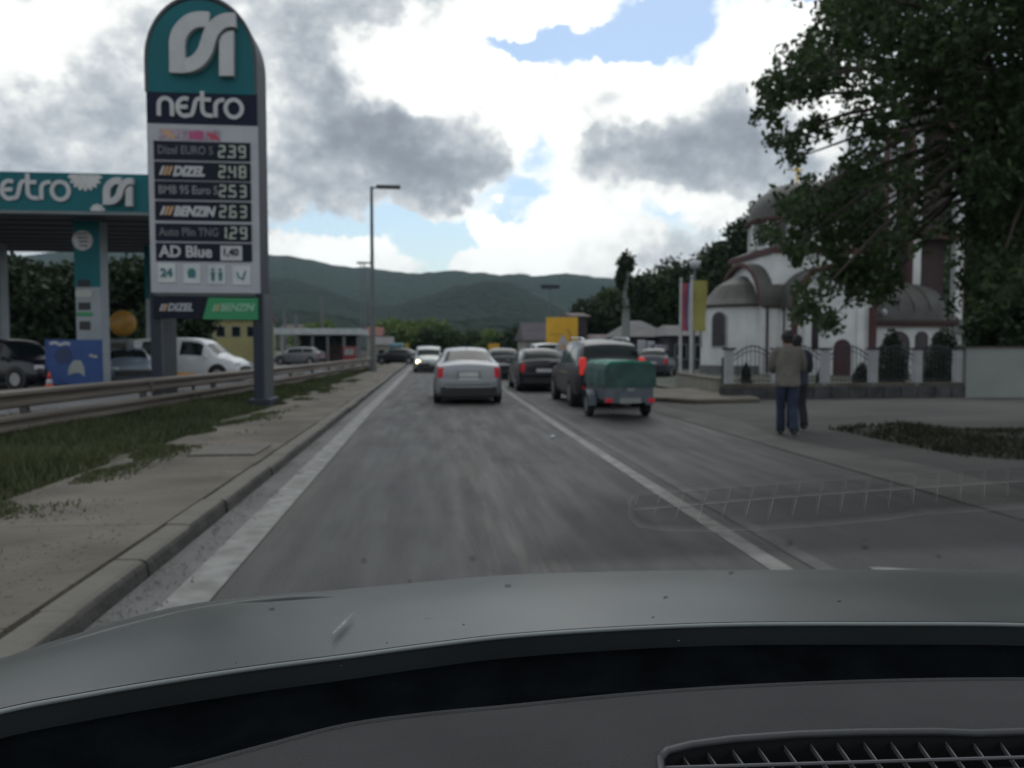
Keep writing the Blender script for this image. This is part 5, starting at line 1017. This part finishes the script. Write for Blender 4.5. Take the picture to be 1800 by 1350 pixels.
# church yard and fence
A0, B0 = G(1272, 703), G(1702, 699)
yard = MB(); yard.add([(8.6, 23.2, .01), (70, 24.6, .01), (70, 84, .01), (9.5, 84, .01)], [(0, 1, 2, 3)]); tag(yard.build('church_yard', mat('yard_grass', (.05, .055, .035), .95, .3, .6, bump=.5, col2=(.085, .085, .065)), kind='structure'), 'church yard of thin grass behind the fence')
FE = thing('church_fence', 'church fence with white pillars and arched black iron panels', 'fence', (A0.x, A0.y, 0)); o = FE.location
d = (B0 - A0); LN = d.length; d.normalize(); ang = math.atan2(d.y, d.x); n_ = Vector((-d.y, d.x, 0))
def FP(s, off, z): p = A0 + d * s + n_ * off; return Vector((p.x, p.y, z))
hb = at(1480, 674, A0.y + .8).z
def onfence(px_):    # distance along the fence line at a picture column
    dd = ray(px_, 650); lam = (A0.x * d.y - A0.y * d.x) / (dd.x * d.y - dd.y * d.x); p = Vector((dd.x * lam, dd.y * lam, 0)); return (p - Vector((A0.x, A0.y, 0))).dot(d)
def fbox(s0, s1, o0, o1, z0, z1, nm, m, par=None, bevel=0):
    q = [FP(s0, o0, 0), FP(s1, o0, 0), FP(s1, o1, 0), FP(s0, o1, 0)]
    return MB(o).prism([(p.x, p.y) for p in q], z0, z1, 'z').build(nm, m, par or FE, bevel=bevel)
M_STONE = mat('dark_stone_base', (.065, .062, .066), .9, .35, 3, bump=.5, bscale=12)
n_st = 14
for i in range(n_st): fbox(LN * i / n_st + .012, LN * (i + 1) / n_st - .012, 0, .34, -.1, hb - .06, 'stone_block', M_STONE, bevel=.01)
fbox(0, LN, .03, .31, -.1, hb - .07, 'mortar_core', mat('mortar', (.04, .04, .04), .9))
pil = [1285, 1370, 1455, 1540, 1618, 1690]; zp_ = at(1455, 612, A0.y + 1).z; ss = [onfence(p) for p in pil]
for s in ss:
    pb = fbox(s - .105, s + .105, .06, .28, hb - .05, zp_ - .05, 'pillar', mat('grey_white_pillar', (.38, .38, .39), .85)); zp2 = zp_ - .05; fbox(s - .15, s + .15, .02, .32, zp2 + .002, zp2 + .06, 'pillar_cap', M_SLATE, pb)
fbox(0, LN, .06, .28, hb - .058, hb + .04, 'coping', M_DUSTY)
M_IRON = mat('wrought_iron', (.02, .022, .028), .5)
for a, b in zip(ss[:-1], ss[1:]):
    s0, s1 = a + .15, b - .15; mb = MB(o); H0 = zp_ - .22
    def top(s): return H0 + .28 * math.sin(math.pi * (s - s0) / (s1 - s0))
    mb.tube([FP(s0 + (s1 - s0) * j / 12, .17, top(s0 + (s1 - s0) * j / 12)) for j in range(13)], .020, 5); mb.tube([FP(s0, .17, hb + .12), FP(s1, .17, hb + .12)], .016, 5); mb.tube([FP(s0 + (s1 - s0) * j / 12, .17, top(s0 + (s1 - s0) * j / 12) - .14) for j in range(13)], .014, 5)
    pn = mb.build('iron_panel', M_IRON, FE); mb = MB(o); n = int((s1 - s0) / .12)
    for j in range(1, n): s = s0 + (s1 - s0) * j / n; mb.tube([FP(s, .17, hb + .04), FP(s, .17, top(s) + .05)], .011, 4)
    mb.build('bar', M_IRON, pn, kind='stuff')
# white wall to the right
a = onfence(1697); WW = thing('white_wall', 'plain pale rendered wall at the right edge', 'wall', tuple(FP(a, 0, 0))); o2 = WW.location; hw_ = at(1750, 612, 23.8).z
q = [FP(a, -.05, 0), FP(a + 14, -1.6, 0), FP(a + 14, -1.3, 0), FP(a, .25, 0)]; MB(o2).prism([(p.x, p.y) for p in q], -.1, hw_, 'z').build('wall_body', mat('pale_green_render', (.27, .285, .27), .85, .12, .7, bump=.2), WW)
q = [FP(a - .04, -.09, 0), FP(a + 14, -1.64, 0), FP(a + 14, -1.26, 0), FP(a - .04, .29, 0)]; MB(o2).prism([(p.x, p.y) for p in q], hw_ + .002, hw_ + .05, 'z').build('coping', M_DUSTY, WW)
# clipped thujas and yard shrubs
def thuja(px0_, px1_, Y, top, bot, label, seed, cat='shrub', m=M_DK, kx_=1):
    p = at((px0_ + px1_) / 2, top, Y); w = (at(px1_, 600, Y).x - at(px0_, 600, Y).x) / 2; t = thing('clipped_thuja' if cat == 'shrub' else 'yard_bush', label, cat, (p.x, Y, 0), group='evergreens behind the church fence'); H = p.z
    MB().tube([(0, 0, -.1), (0, 0, H * .8)], .06, 6, .02).build('trunk', M_BARK, t)
    bl = [(0, 0, H * z, w * r_, w * r_, H * .14) for z, r_ in ((.14, .95), (.28, 1.0), (.42, 1.0), (.56, .92), (.70, .78), (.84, .55), (.93, .34))]; bl = [b[:5] + (b[5],) for b in bl]
    leaves('crown', blobpts(bl, int(5200 * H * w), .8, np.random.RandomState(seed)), .085, m, t, asp=.6)
M_THU = leafmat('thuja_leaves', (.008, .018, .008), (.022, .038, .016), .05)
thuja(1543, 1592, 25.2, 584, 672, 'broad dark evergreen between the third and fourth white pillars', 301, m=M_THU); thuja(1628, 1694, 25.4, 584, 672, 'largest dark conical evergreen beside the white wall', 302, m=M_THU)
thuja(1302, 1322, 25, 640, 672, 'narrow dark shrub behind the leftmost iron panel', 303, m=M_THU); thuja(1435, 1452, 26, 645, 672, 'low dark shrub beside the walking people', 304, m=M_THU); thuja(1500, 1530, 26, 640, 672, 'low dark shrub right of the church door', 305, m=M_THU)

# ================================================================= PEOPLE
M_SKIN = mat('skin', (.30, .17, .12), .55, .1, 8); M_HAIR = mat('dark_hair', (.012, .010, .010), .6, .2, 30)
def skinmesh(name, chains, m, par, sub=2, root=None):
    """chains: lists of (x,y,z,r); equal points are shared"""
    vs = []; rs_ = []; es = []; idx = {}
    def vid(p):
        k_ = tuple(round(c, 4) for c in p[:3])
        if k_ not in idx: idx[k_] = len(vs); vs.append(p[:3]); rs_.append(p[3])
        return idx[k_]
    for c in chains:
        ids = [vid(p) for p in c]; es += [(a, b) for a, b in zip(ids[:-1], ids[1:]) if a != b]
    me = bpy.data.meshes.new(name); me.from_pydata(vs, es, []); o = bpy.data.objects.new(name, me); S.collection.objects.link(o); o.parent = par
    sk = o.modifiers.new('skin', 'SKIN'); sk.use_smooth_shade = True; sk.branch_smoothing = .6
    for i, r in enumerate(rs_): me.skin_vertices[0].data[i].radius = (r if not isinstance(r, tuple) else r[0], r if not isinstance(r, tuple) else r[1])
    me.skin_vertices[0].data[0].use_root = True
    sb = o.modifiers.new('sub', 'SUBSURF'); sb.levels = sb.render_levels = sub
    bpy.context.view_layer.update(); dg = bpy.context.evaluated_depsgraph_get(); me2 = bpy.data.meshes.new_from_object(o.evaluated_get(dg)); me2.materials.clear(); me2.materials.append(m)
    me2.polygons.foreach_set('use_smooth', [True] * len(me2.polygons)); bpy.data.objects.remove(o)
    o = bpy.data.objects.new(name, me2); S.collection.objects.link(o); o.parent = par; return o
def person(label, loc, rz, H, jacket, trouser, stride=.16, cap=None, armf=.30, lean=.03, jl=.80, group=None):
    t = thing('person', label, 'person', loc, rz, group); k = H / 1.75
    def s(*p): return tuple(c * k for c in p)
    pel = s(0, 0, .95, .105); sp = s(0, lean * .5, 1.15, .115); ch = s(0, lean, 1.36, .125); nk = s(0, lean + .01, 1.50, .055); hd0 = s(0, lean + .03, 1.58, .075); hd1 = s(0, lean + .05, 1.66, .092); hd2 = s(0, lean + .05, 1.71, .060)
    L_ = []
    legs = []; arms = []
    for sx, st in ((-1, stride), (1, -stride)):
        hip = s(sx * .09, 0, .90, .085); kn = s(sx * .085, st * .55 + .03, .50, .062); an = s(sx * .08, st - (.10 if st < 0 else 0), .10 if st > 0 else .13, .042); toe = s(sx * .095, st + .12 - (.10 if st < 0 else 0), .045, .036); heel = s(sx * .08, st - .05 - (.10 if st < 0 else 0), .05 if st > 0 else .09, .035)
        legs.append((hip, kn, an, toe, heel))
        sh = s(sx * .18, lean, 1.42, .062); el = s(sx * .25, lean + armf * .25, 1.15, .045); wr = s(sx * .17, lean + armf, 1.10, .032); pm = s(sx * .14, lean + armf + .07, 1.11, .034)
        arms.append((sh, el, wr, pm))
    chains = [[pel, sp, ch, nk, hd0, hd1, hd2]]
    for hip, kn, an, toe, heel in legs: chains += [[pel, hip, kn, an, toe], [an, heel]]
    for sh, el, wr, pm in arms:
        chains += [[ch, sh, el, wr, pm]]; sgn = 1 if pm[0] > 0 else -1
        for f in range(4):
            bx = pm[0] + (-.030 + .020 * f) * k; ln = (.075, .085, .08, .06)[f] * k; chains.append([pm, (bx, pm[1] + .035 * k, pm[2] + .004, .010 * k), (bx, pm[1] + .035 * k + ln * .55, pm[2] - .004, .009 * k), (bx, pm[1] + .035 * k + ln * .85, pm[2] - ln * .45, .008 * k)])
        chains.append([pm, (pm[0] - sgn * .042 * k, pm[1] + .010 * k, pm[2] + .006, .011 * k), (pm[0] - sgn * .052 * k, pm[1] + .045 * k, pm[2] - .004, .009 * k)])
    skinmesh('body', chains, M_SKIN, t, 1)
    # face details
    hx, hy, hz = hd1[:3]
    fc = MB().ellipsoid((0, hy + .095 * k, hz - .015), (.014, .022, .026), 8, 6).build('nose', M_SKIN, t, smooth=True)
    for sx in (-1, 1):
        MB().ellipsoid((sx * .032, hy + .078 * k, hz + .012), (.013, .010, .009), 8, 6).build('eye', M_FRAMEW, t, smooth=True); MB().ellipsoid((sx * .095 * k, hy - .005, hz - .01), (.014, .022, .032), 8, 6).build('ear', M_SKIN, t, smooth=True)
    MB().ellipsoid((0, hy + .082 * k, hz - .062), (.026, .012, .008), 8, 5).build('mouth', mat('lips', (.25, .09, .08), .5), t, smooth=True)
    hr = MB(); hr.ellipsoid((0, hy - .018 * k, hz + .035 * k), (.105 * k, .115 * k, .105 * k), 18, 12); hr.v = [(x, y, z if not (y > hy + .06 * k and z < hz + .05 * k) else hz + .05 * k) for x, y, z in hr.v]
    hb_ = hr.build('hair', M_HAIR, t, smooth=True)
    MB().ellipsoid((0, hy - .06 * k, hz - .035 * k), (.085 * k, .055 * k, .07 * k), 14, 8).build('nape_hair', M_HAIR, hb_, smooth=True)
    if cap: MB().lathe((0, hy, hz + .03), [(.12 * k, 0), (.122 * k, .05), (.10 * k, .09), (.02, .115)], 18).build('cap', cap, t, smooth=True)
    # trousers: hips and two tapering legs with a few folds
    def limb(mb, pts, n=14):
        P_ = [crv([tuple(p) for p in pts], u) for u in np.linspace(0, len(pts) - 1.001, 14)]; rings = []
        for i, p in enumerate(P_):
            q0, q1 = Vector(P_[max(i - 1, 0)][:3]), Vector(P_[min(i + 1, len(P_) - 1)][:3]); d_ = (q1 - q0).normalized(); a_ = d_.cross(Vector((0, 1, .01))).normalized(); b_ = d_.cross(a_); r_ = p[3]
            rings.append([tuple(Vector(p[:3]) + (a_ * math.cos(t_) + b_ * math.sin(t_)) * r_ * (1 + .05 * mn.noise(Vector((i * .9, math.cos(t_) * 1.3, math.sin(t_) * 1.3 + pts[0][0] * 9))))) for t_ in [2 * math.pi * k_ / n for k_ in range(n)]])
        return mb.loft(rings)
    mb = MB(); mb.ellipsoid((0, -.005, .93 * k), (.175 * k, .135 * k, .13 * k), 18, 10)
    for hip, kn, an, toe, heel in legs:
        limb(mb, [(hip[0] * .95, hip[1], hip[2] + .02, .105 * k), (hip[0], (hip[1] * .6 + kn[1] * .4), .74 * k, .098 * k), (kn[0], kn[1], kn[2], .078 * k), ((kn[0] + an[0]) / 2, (kn[1] + an[1]) / 2 - .01, (kn[2] + an[2]) / 2, .076 * k), (an[0], an[1], an[2] - .03, .074 * k)])
    mb.build('trousers', trouser, t, smooth=True)
    # jacket: rounded body loft + sleeves
    def ring(z, rx_, ry_, cy): return [(rx_ * k * math.cos(a) , cy * k + ry_ * k * math.sin(a), z * k) for a in [2 * math.pi * i / 20 for i in range(20)]]
    jb = MB().loft([ring(jl, .205, .15, .0), ring(jl + .03, .215, .16, .0), ring(.98, .20, .155, lean * .3), ring(1.12, .20, .155, lean * .5), ring(1.28, .225, .16, lean * .8), ring(1.40, .225, .15, lean), ring(1.465, .17, .12, lean), ring(1.51, .085, .085, lean + .01), ring(1.545, .075, .08, lean + .015)])
    for i, v in enumerate(jb.v): n1 = mn.noise(Vector(v) * 5 + Vector((loc[0], 0, 0))) * .02; jb.v[i] = (v[0] * (1 + n1 * 2), v[1] * (1 + n1 * 3), v[2])
    jk = jb.build('jacket', jacket, t, smooth=True, sub=1)
    for sh, el, wr, pm in arms: limb(MB(), [(sh[0] * .5, sh[1], sh[2] + .01, .06 * k), (sh[0] * 1.02, sh[1], sh[2], .083 * k), (el[0], el[1], el[2], .070 * k), (wr[0], wr[1], wr[2], .052 * k)]).build('sleeve', jacket, jk, smooth=True)
    for hip, kn, an, toe, heel in legs:
        sh_ = MB(); y_ = (heel[1] + toe[1]) / 2; z0_ = min(heel[2], toe[2]) - .045
        sh_.ellipsoid((an[0], y_ + .01, max(.045, (heel[2] + toe[2]) / 2 + .005)), (.052 * k, .145 * k, .045 * k), 14, 8); sh_.v = [(x, y, max(z, .004)) for x, y, z in sh_.v]; sh_.build('shoe', mat('dark_shoe', (.02, .02, .025), .5), t, smooth=True)
    return t
g = G(1383, 766); person('man in a beige jacket and blue jeans walking away beside the road', (g.x, g.y, .006), R(-16), 1.76, mat('beige_jacket', (.13, .119, .104), .9, .15, 6, bump=.4), mat('blue_denim', (.016, .026, .052), .9, .25, 8, bump=.3), stride=.14, armf=.26, jl=.82)
g = G(1404, 757); person('person in dark clothes half hidden behind the man in beige', (g.x, g.y + .1, .006), R(-8), 1.70, mat('navy_jacket', (.03, .033, .05), .9, .2, 6), mat('black_trousers', (.014, .015, .02), .9, .2, 6), stride=.10, armf=.2, jl=.82)

# small litter on the lane
p = G(971, 771); t = MB((p.x, p.y, 0)).obox((p.x, p.y, .03), (.07, .05, .035), .5, .3).build('crumpled_paper', M_FRAMEW); t.location = (p.x, p.y, 0); tag(t, 'tiny crumpled white paper lying on the lane', 'litter')

# ================================================================= OWN CAR
OC = thing('own_car', 'grey bonnet, windscreen and dashboard of the car the view is taken from', 'car', (.42, .9, 0)); o = OC.location
def gz(px_, py_, z): return G(px_, py_, z)
ZB, ZF = .99, .85
rear = [gz(px_, py_, ZB) for px_, py_ in [(-420, 1372), (-200, 1300), (0, 1245), (150, 1216), (300, 1191), (450, 1169), (600, 1150), (750, 1130), (900, 1113), (1100, 1100), (1300, 1093), (1550, 1092), (1800, 1094), (2100, 1108), (2400, 1130)]]
front = [gz(px_, py_, ZF) for px_, py_ in [(-420, 1350), (-200, 1245), (0, 1163), (150, 1110), (300, 1068), (450, 1048), (600, 1036), (750, 1022), (900, 1010), (1100, 1004), (1300, 1002), (1550, 1001), (1800, 1003), (2100, 1012), (2400, 1030)]]
n = len(rear)
def bonnet(u, v):
    i = min(int(u * (n - 1)), n - 2); t_ = u * (n - 1) - i
    a = Vector(crv([tuple(p) for p in rear], u * (n - 1) * .99999)); b = Vector(crv([tuple(p) for p in front], u * (n - 1) * .99999))
    c = a.lerp(b, v); line = ZB + (ZF - ZB) * v; c.z = line + .035 * math.sin(math.pi * min(1, v)) * .9 - (0 if v <= 1 else (v - 1) * 1.2)
    if abs(u - .32) < .05: c.z += .006 * math.cos((u - .32) / .05 * math.pi / 2) * math.sin(math.pi * min(1, v))
    return c
M_BON = mat('dusty_grey_bonnet', (.048, .053, .051), .36, .12, 2.2, detail=12, col2=(.078, .083, .079), spec=.5)
MB(o).grid(lambda u, v: bonnet(u, v * 1.25), 60, 16).build('bonnet', M_BON, OC, smooth=True)
MB(o).tube([p + Vector((0, -.004, -.004)) for p in [Vector(crv([tuple(q) for q in rear], s)) for s in np.linspace(0, n - 1.001, 60)]], .004, 8).build('bonnet_edge', mat('edge_highlight', (.20, .215, .21), .45, metal=.1), OC, smooth=True)  # paler than the bonnet: sky highlight along the rear edge put into the colour
lip = [Vector(crv([tuple(q) for q in rear], s)) for s in np.linspace(0, n - 1.001, 60)]
mb = MB(o); mb.add([tuple(p + Vector((0, dy, dz))) for p in lip for dy, dz in ((-.003, -.006), (-.004, -.058))], [(2 * i, 2 * i + 1, 2 * i + 3, 2 * i + 2) for i in range(len(lip) - 1)]); mb.build('bonnet_lip', mat('dark_lip', (.016, .020, .021), .6, .2, 4, spec=.4), OC, smooth=True)
cr = [gz(a_, b_, .925) for a_, b_ in [(60, 1166), (200, 1120), (350, 1083), (480, 1064), (560, 1060), (620, 1064), (660, 1074)]]
crn = MB(o).tube([Vector((p.x, p.y, bonnet(0.5, 0).z * 0 + p.z + .012)) for p in [Vector(crv([tuple(q) for q in cr], s_)) for s_ in np.linspace(0, len(cr) - 1.001, 40)]], .010, 8, .003); crn.build('bonnet_crease', M_BON, OC, smooth=True)
# cowl and black screen edge
dash_px = [(-300, 1480), (0, 1398), (280, 1350), (440, 1310), (605, 1268), (750, 1248), (900, 1234), (1100, 1214), (1300, 1200), (1550, 1190), (1800, 1187), (2100, 1192), (2400, 1205)]
ZD = 1.06
dash = [gz(a, b, ZD) for a, b in dash_px]; nd = len(dash)
def cowl(u, v):
    a = Vector(crv([tuple(p) for p in rear], u * (n - 1) * .99999)) + Vector((0, .03, -.05)); d_ = Vector(crv([tuple(p) for p in dash], u * (nd - 1) * .99999)) + Vector((0, -.02, -.075))
    c = a.lerp(d_, v); c.z -= .03 * math.sin(math.pi * v) - .012 * math.sin(v * 18); return c
M_COWL = mat('black_cowl_plastic', (.004, .005, .006), 1, .3, 12, bump=.3, spec=0)
MB(o).grid(cowl, 50, 16).build('cowl', M_COWL, OC, smooth=True)
def wiper(pts): 
    w = MB(o).tube(pts, .009, 8).build('wiper_arm', M_COWL, OC, smooth=True); MB(o).tube([Vector(p) + Vector((0, .012, -.012)) for p in pts], .005, 6).build('wiper_blade', M_BLKP, w); return w
# dashboard top with raised grille recess
def dtop(u, v):
    d_ = Vector(crv([tuple(p) for p in dash], u * (nd - 1) * .99999)); c = d_ + Vector((0, -v * .85, 0)); c.z = ZD - .006 * (1 - min(1, v * 10)) + .012 * math.sin(math.pi * min(1, v * 1.2)) - .03 * max(0, v - .5); return c
def inpoly(x, y, P_):
    r_ = False
    for i in range(len(P_)):
        x1_, y1_ = P_[i]; x2_, y2_ = P_[i - 1]
        if (y1_ > y) != (y2_ > y) and x < (x2_ - x1_) * (y - y1_) / (y2_ - y1_) + x1_: r_ = not r_
    return r_
vz = ZD + .008
vent_px = [(1160, 1336), (1172, 1322), (1215, 1311), (1290, 1301), (1400, 1293), (1520, 1289), (1650, 1288), (1715, 1291), (1800, 1288), (1900, 1286), (2060, 1286), (2080, 1310), (2090, 1352), (1900, 1358), (1600, 1363), (1300, 1376), (1185, 1382), (1162, 1366)]
vent = [tuple(gz(a, b, vz))[:2] for a, b in vent_px]
M_DASH = mat('dash_plastic', (.034, .034, .035), .85, .10, 6, bump=.5, bscale=520, col2=(.044, .0436, .0445), spec=.35)
NU, NV = 300, 170; vs = [tuple(dtop(i / NU, j / NV)) for j in range(NV + 1) for i in range(NU + 1)]; W1 = NU + 1
fs = [(j * W1 + i, j * W1 + i + 1, (j + 1) * W1 + i + 1, (j + 1) * W1 + i) for j in range(NV) for i in range(NU)]
bbx = (min(p[0] for p in vent), max(p[0] for p in vent), min(p[1] for p in vent), max(p[1] for p in vent))
keep = []
for f in fs:
    cx_c = sum(vs[k_][0] for k_ in f) / 4; cy_c = sum(vs[k_][1] for k_ in f) / 4
    if bbx[0] < cx_c < bbx[1] and bbx[2] < cy_c < bbx[3] and inpoly(cx_c, cy_c, vent): continue
    keep.append(f)
DS = MB(o).add(vs, keep).build('dashboard', M_DASH, OC, smooth=True)
MB(o).tube([Vector(crv([tuple(p) for p in dash], s)) + Vector((0, .0, -.010)) for s in np.linspace(0, nd - 1.001, 60)], .007, 8).build('dash_edge', M_DASH, OC, smooth=True)
# vent: rim, well, grid of bars
vp = [Vector((x, y, vz)) for x, y in vent]; cen = sum(vp, Vector()) / len(vp)
rimv = [p for p in vp] + [vp[0]]
VT = MB(o).tube([p + Vector((0, 0, .001)) for p in rimv], .0045, 8).build('vent_rim', mat('vent_rim_plastic', (.035, .035, .038), .5), DS, smooth=True)
MB(o).loft([[tuple(p + Vector((0, 0, .002))) for p in vp], [tuple(p + Vector((0, 0, -.09))) for p in vp]], cap=False).add([tuple(p + Vector((0, 0, -.09))) for p in vp], [tuple(range(len(vp)))]).build('vent_well', mat('vent_black', (.004, .004, .004), .8), DS)
M_BAR = mat('vent_bar_plastic', (.085, .085, .088), .6)
def clip_seg(p0, p1):
    out = []; st_ = None; N_ = 260
    for i in range(N_ + 1):
        p = p0.lerp(p1, i / N_); ins = inpoly(p.x, p.y, vent)
        if ins and st_ is None: st_ = p
        if (not ins or i == N_) and st_ is not None: out.append((st_, p)); st_ = None
    return out
zb_ = vz - .007
for k_ in range(1, 8):   # bars across, roughly parallel to the rear rim of the vent
    a = gz(1100, 1326 + k_ * 26, zb_); b = gz(2120, 1296 + k_ * 26, zb_)
    for p, q_ in clip_seg(a, b): MB(o).tube([p, q_], .0019, 6).build('vent_bar', M_BAR, DS)
for k_ in range(24):     # slanting ribs
    x_ = 1120 + k_ * 48; a = gz(x_, 1284, zb_ - .003); b = gz(x_ + 112, 1440, zb_ - .003)
    for p, q_ in clip_seg(a, b):
        d_ = (q_ - p).normalized(); MB(o).obox((p + q_) / 2 - Vector((0, 0, .003)), ((q_ - p).length, .0016, .006), math.atan2(d_.y, d_.x)).build('vent_rib', M_BAR, DS)
# windscreen
def wsp(x, s): # s metres up the glass from its foot
    c = math.cos(R(25)); return (x, 1.17 - .035 * ((x - .42) / .7) ** 2 - s * c, ZD - .035 + s * math.sin(R(25)))
gc = bpy.data.materials.new('clear_glass'); gc.use_nodes = True; nt = gc.node_tree; nt.nodes.clear(); tr_ = nt.nodes.new('ShaderNodeBsdfTransparent'); tr_.inputs[0].default_value = (.95, .965, .96, 1); oo = nt.nodes.new('ShaderNodeOutputMaterial'); nt.links.new(tr_.outputs[0], oo.inputs[0])
gr_ = bpy.data.materials.new('reflecting_glass'); gr_.use_nodes = True; nt = gr_.node_tree; nt.nodes.clear(); tr_ = nt.nodes.new('ShaderNodeBsdfTransparent'); tr_.inputs[0].default_value = (.95, .965, .96, 1); gl_ = nt.nodes.new('ShaderNodeBsdfGlossy'); gl_.inputs['Roughness'].default_value = .0
fr_ = nt.nodes.new('ShaderNodeFresnel'); fr_.inputs[0].default_value = 1.52; mm = nt.nodes.new('ShaderNodeMath'); mm.operation = 'MULTIPLY'; mm.inputs[1].default_value = 1.15; mm.use_clamp = True; nt.links.new(fr_.outputs[0], mm.inputs[0])
tcg = nt.nodes.new('ShaderNodeTexCoord'); spg = nt.nodes.new('ShaderNodeSeparateXYZ'); nt.links.new(tcg.outputs['Object'], spg.inputs[0])
def ramp_(sock, a_, b_):
    q_ = nt.nodes.new('ShaderNodeMapRange'); q_.interpolation_type = 'SMOOTHSTEP'; nt.links.new(sock, q_.inputs[0]); q_.inputs[1].default_value = a_; q_.inputs[2].default_value = b_; return q_.outputs[0]
def mul_(a_, b_):
    q_ = nt.nodes.new('ShaderNodeMath'); q_.operation = 'MULTIPLY'; nt.links.new(a_, q_.inputs[0]); nt.links.new(b_, q_.inputs[1]); return q_.outputs[0]
zlo, zhi = ZD - .035 + 0.851 * math.sin(R(25)), ZD - .035 + 1.056 * math.sin(R(25))
fade = mul_(mul_(mul_(ramp_(spg.outputs[0], .03 - .42, .06 - .42), ramp_(spg.outputs[2], zlo, zlo + .02)), ramp_(spg.outputs[2], zhi, zhi - .03)), mm.outputs[0])
mx_ = nt.nodes.new('ShaderNodeMixShader'); nt.links.new(fade, mx_.inputs[0]); nt.links.new(tr_.outputs[0], mx_.inputs[1]); nt.links.new(gl_.outputs[0], mx_.inputs[2]); oo = nt.nodes.new('ShaderNodeOutputMaterial'); nt.links.new(mx_.outputs[0], oo.inputs[0])
XL, XM, XR = -.75, .03, 1.55; S0, SA, SB, S2 = .0, 0.851, 1.056, 1.45
def pane(x0_, x1_, s0, s1, m, nm, nu=8, nv=2):
    return MB(o).grid(lambda u, v: wsp(x0_ + (x1_ - x0_) * u, s0 + (s1 - s0) * v), nu, nv).build(nm, m, OC, smooth=True)
pane(XL, XR, S0, SA, gc, 'windscreen_lower', 16, 1); pane(XL, XM, SA, SB, gc, 'windscreen'); pane(XL, XR, SB, S2, gc, 'windscreen_upper', 16, 1); pane(XM, XR, SA, SB, gr_, 'windscreen_reflecting', 16, 4)

# dirt specks stuck to the screen and a modelled light reflection streak on the bonnet
rs = np.random.RandomState(77); mbd, mbl = MB(o), MB(o)
def onscreen(px_, py_):
    d_ = ray(px_, py_); t29 = math.tan(R(25)); y0 = 1.165; z0 = ZD - .035     # plane z = z0 + (y0 - y) * tan
    l_ = (z0 + y0 * t29 - CH) / (d_.z + d_.y * t29); return EYE + d_ * (l_ - .006)
for (px_, py_) in [(478, 1071), (227, 1204), (250, 1207), (160, 1220), (85, 1223), (50, 1225), (720, 1021), (815, 1098), (680, 1130), (1285, 1007), (1148, 1085), (1170, 1050), (1475, 1057), (640, 985), (1520, 962), (1388, 955), (1650, 978), (830, 982), (893, 1030), (700, 1160), (335, 1205), (415, 1165)]:
    c = onscreen(px_, py_); w = rs.uniform(.0012, .0035); mbd.obox(c, (w, .0006, .0008), rs.uniform(-.5, .5), 0, rs.uniform(-.4, .1))
for (px_, py_) in [(315, 1199), (343, 1211), (395, 1206), (265, 1218), (300, 1230), (315, 1230), (355, 1236), (415, 1230), (440, 1224), (490, 1220), (185, 1241), (75, 1297), (130, 1306), (220, 1258), (600, 1170), (385, 1292), (1193, 1126), (751, 1087), (20, 1310), (110, 1260)]:
    c = onscreen(px_, py_); w = rs.uniform(.002, .006); mbl.obox(c, (w, .0005, .0006), rs.uniform(-.3, .3), 0, rs.uniform(-.2, .2))
mbd.build('dark_speck', mat('dark_speck', (.008, .008, .008), .9), OC, kind='stuff'); mbl.build('pale_speck', mat('pale_speck', (.22, .23, .23), .6), OC, kind='stuff')
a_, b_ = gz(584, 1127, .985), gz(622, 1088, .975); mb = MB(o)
mb.loft([[tuple(a_.lerp(b_, t_) + Vector((sx * w_, 0, .012)) + Vector((0, 0, h_))) for sx, h_ in ((-1, 0), (0, .003), (1, 0))] for t_, w_ in ((0, .0006), (.12, .003), (.4, .0045), (.7, .0025), (1, .0006))], cap=False, closed=False).build('reflection_streak', mat('reflection_streak', (.20, .21, .205), .6, .3, 60), OC, smooth=True)

# ================================================================= HAZE
hz = bpy.data.materials.new('haze'); hz.use_nodes = True; nt = hz.node_tree; nt.nodes.clear(); pv = nt.nodes.new('ShaderNodeVolumePrincipled'); pv.inputs['Color'].default_value = (.66, .80, .95, 1); pv.inputs['Density'].default_value = .00010; pv.inputs['Anisotropy'].default_value = .2
oo = nt.nodes.new('ShaderNodeOutputMaterial'); nt.links.new(pv.outputs[0], oo.inputs['Volume'])
tag(MB().box(-3200, 3200, -80, 5300, -4, 420).build('haze', hz, kind='stuff'), 'thin bluish haze over the valley')
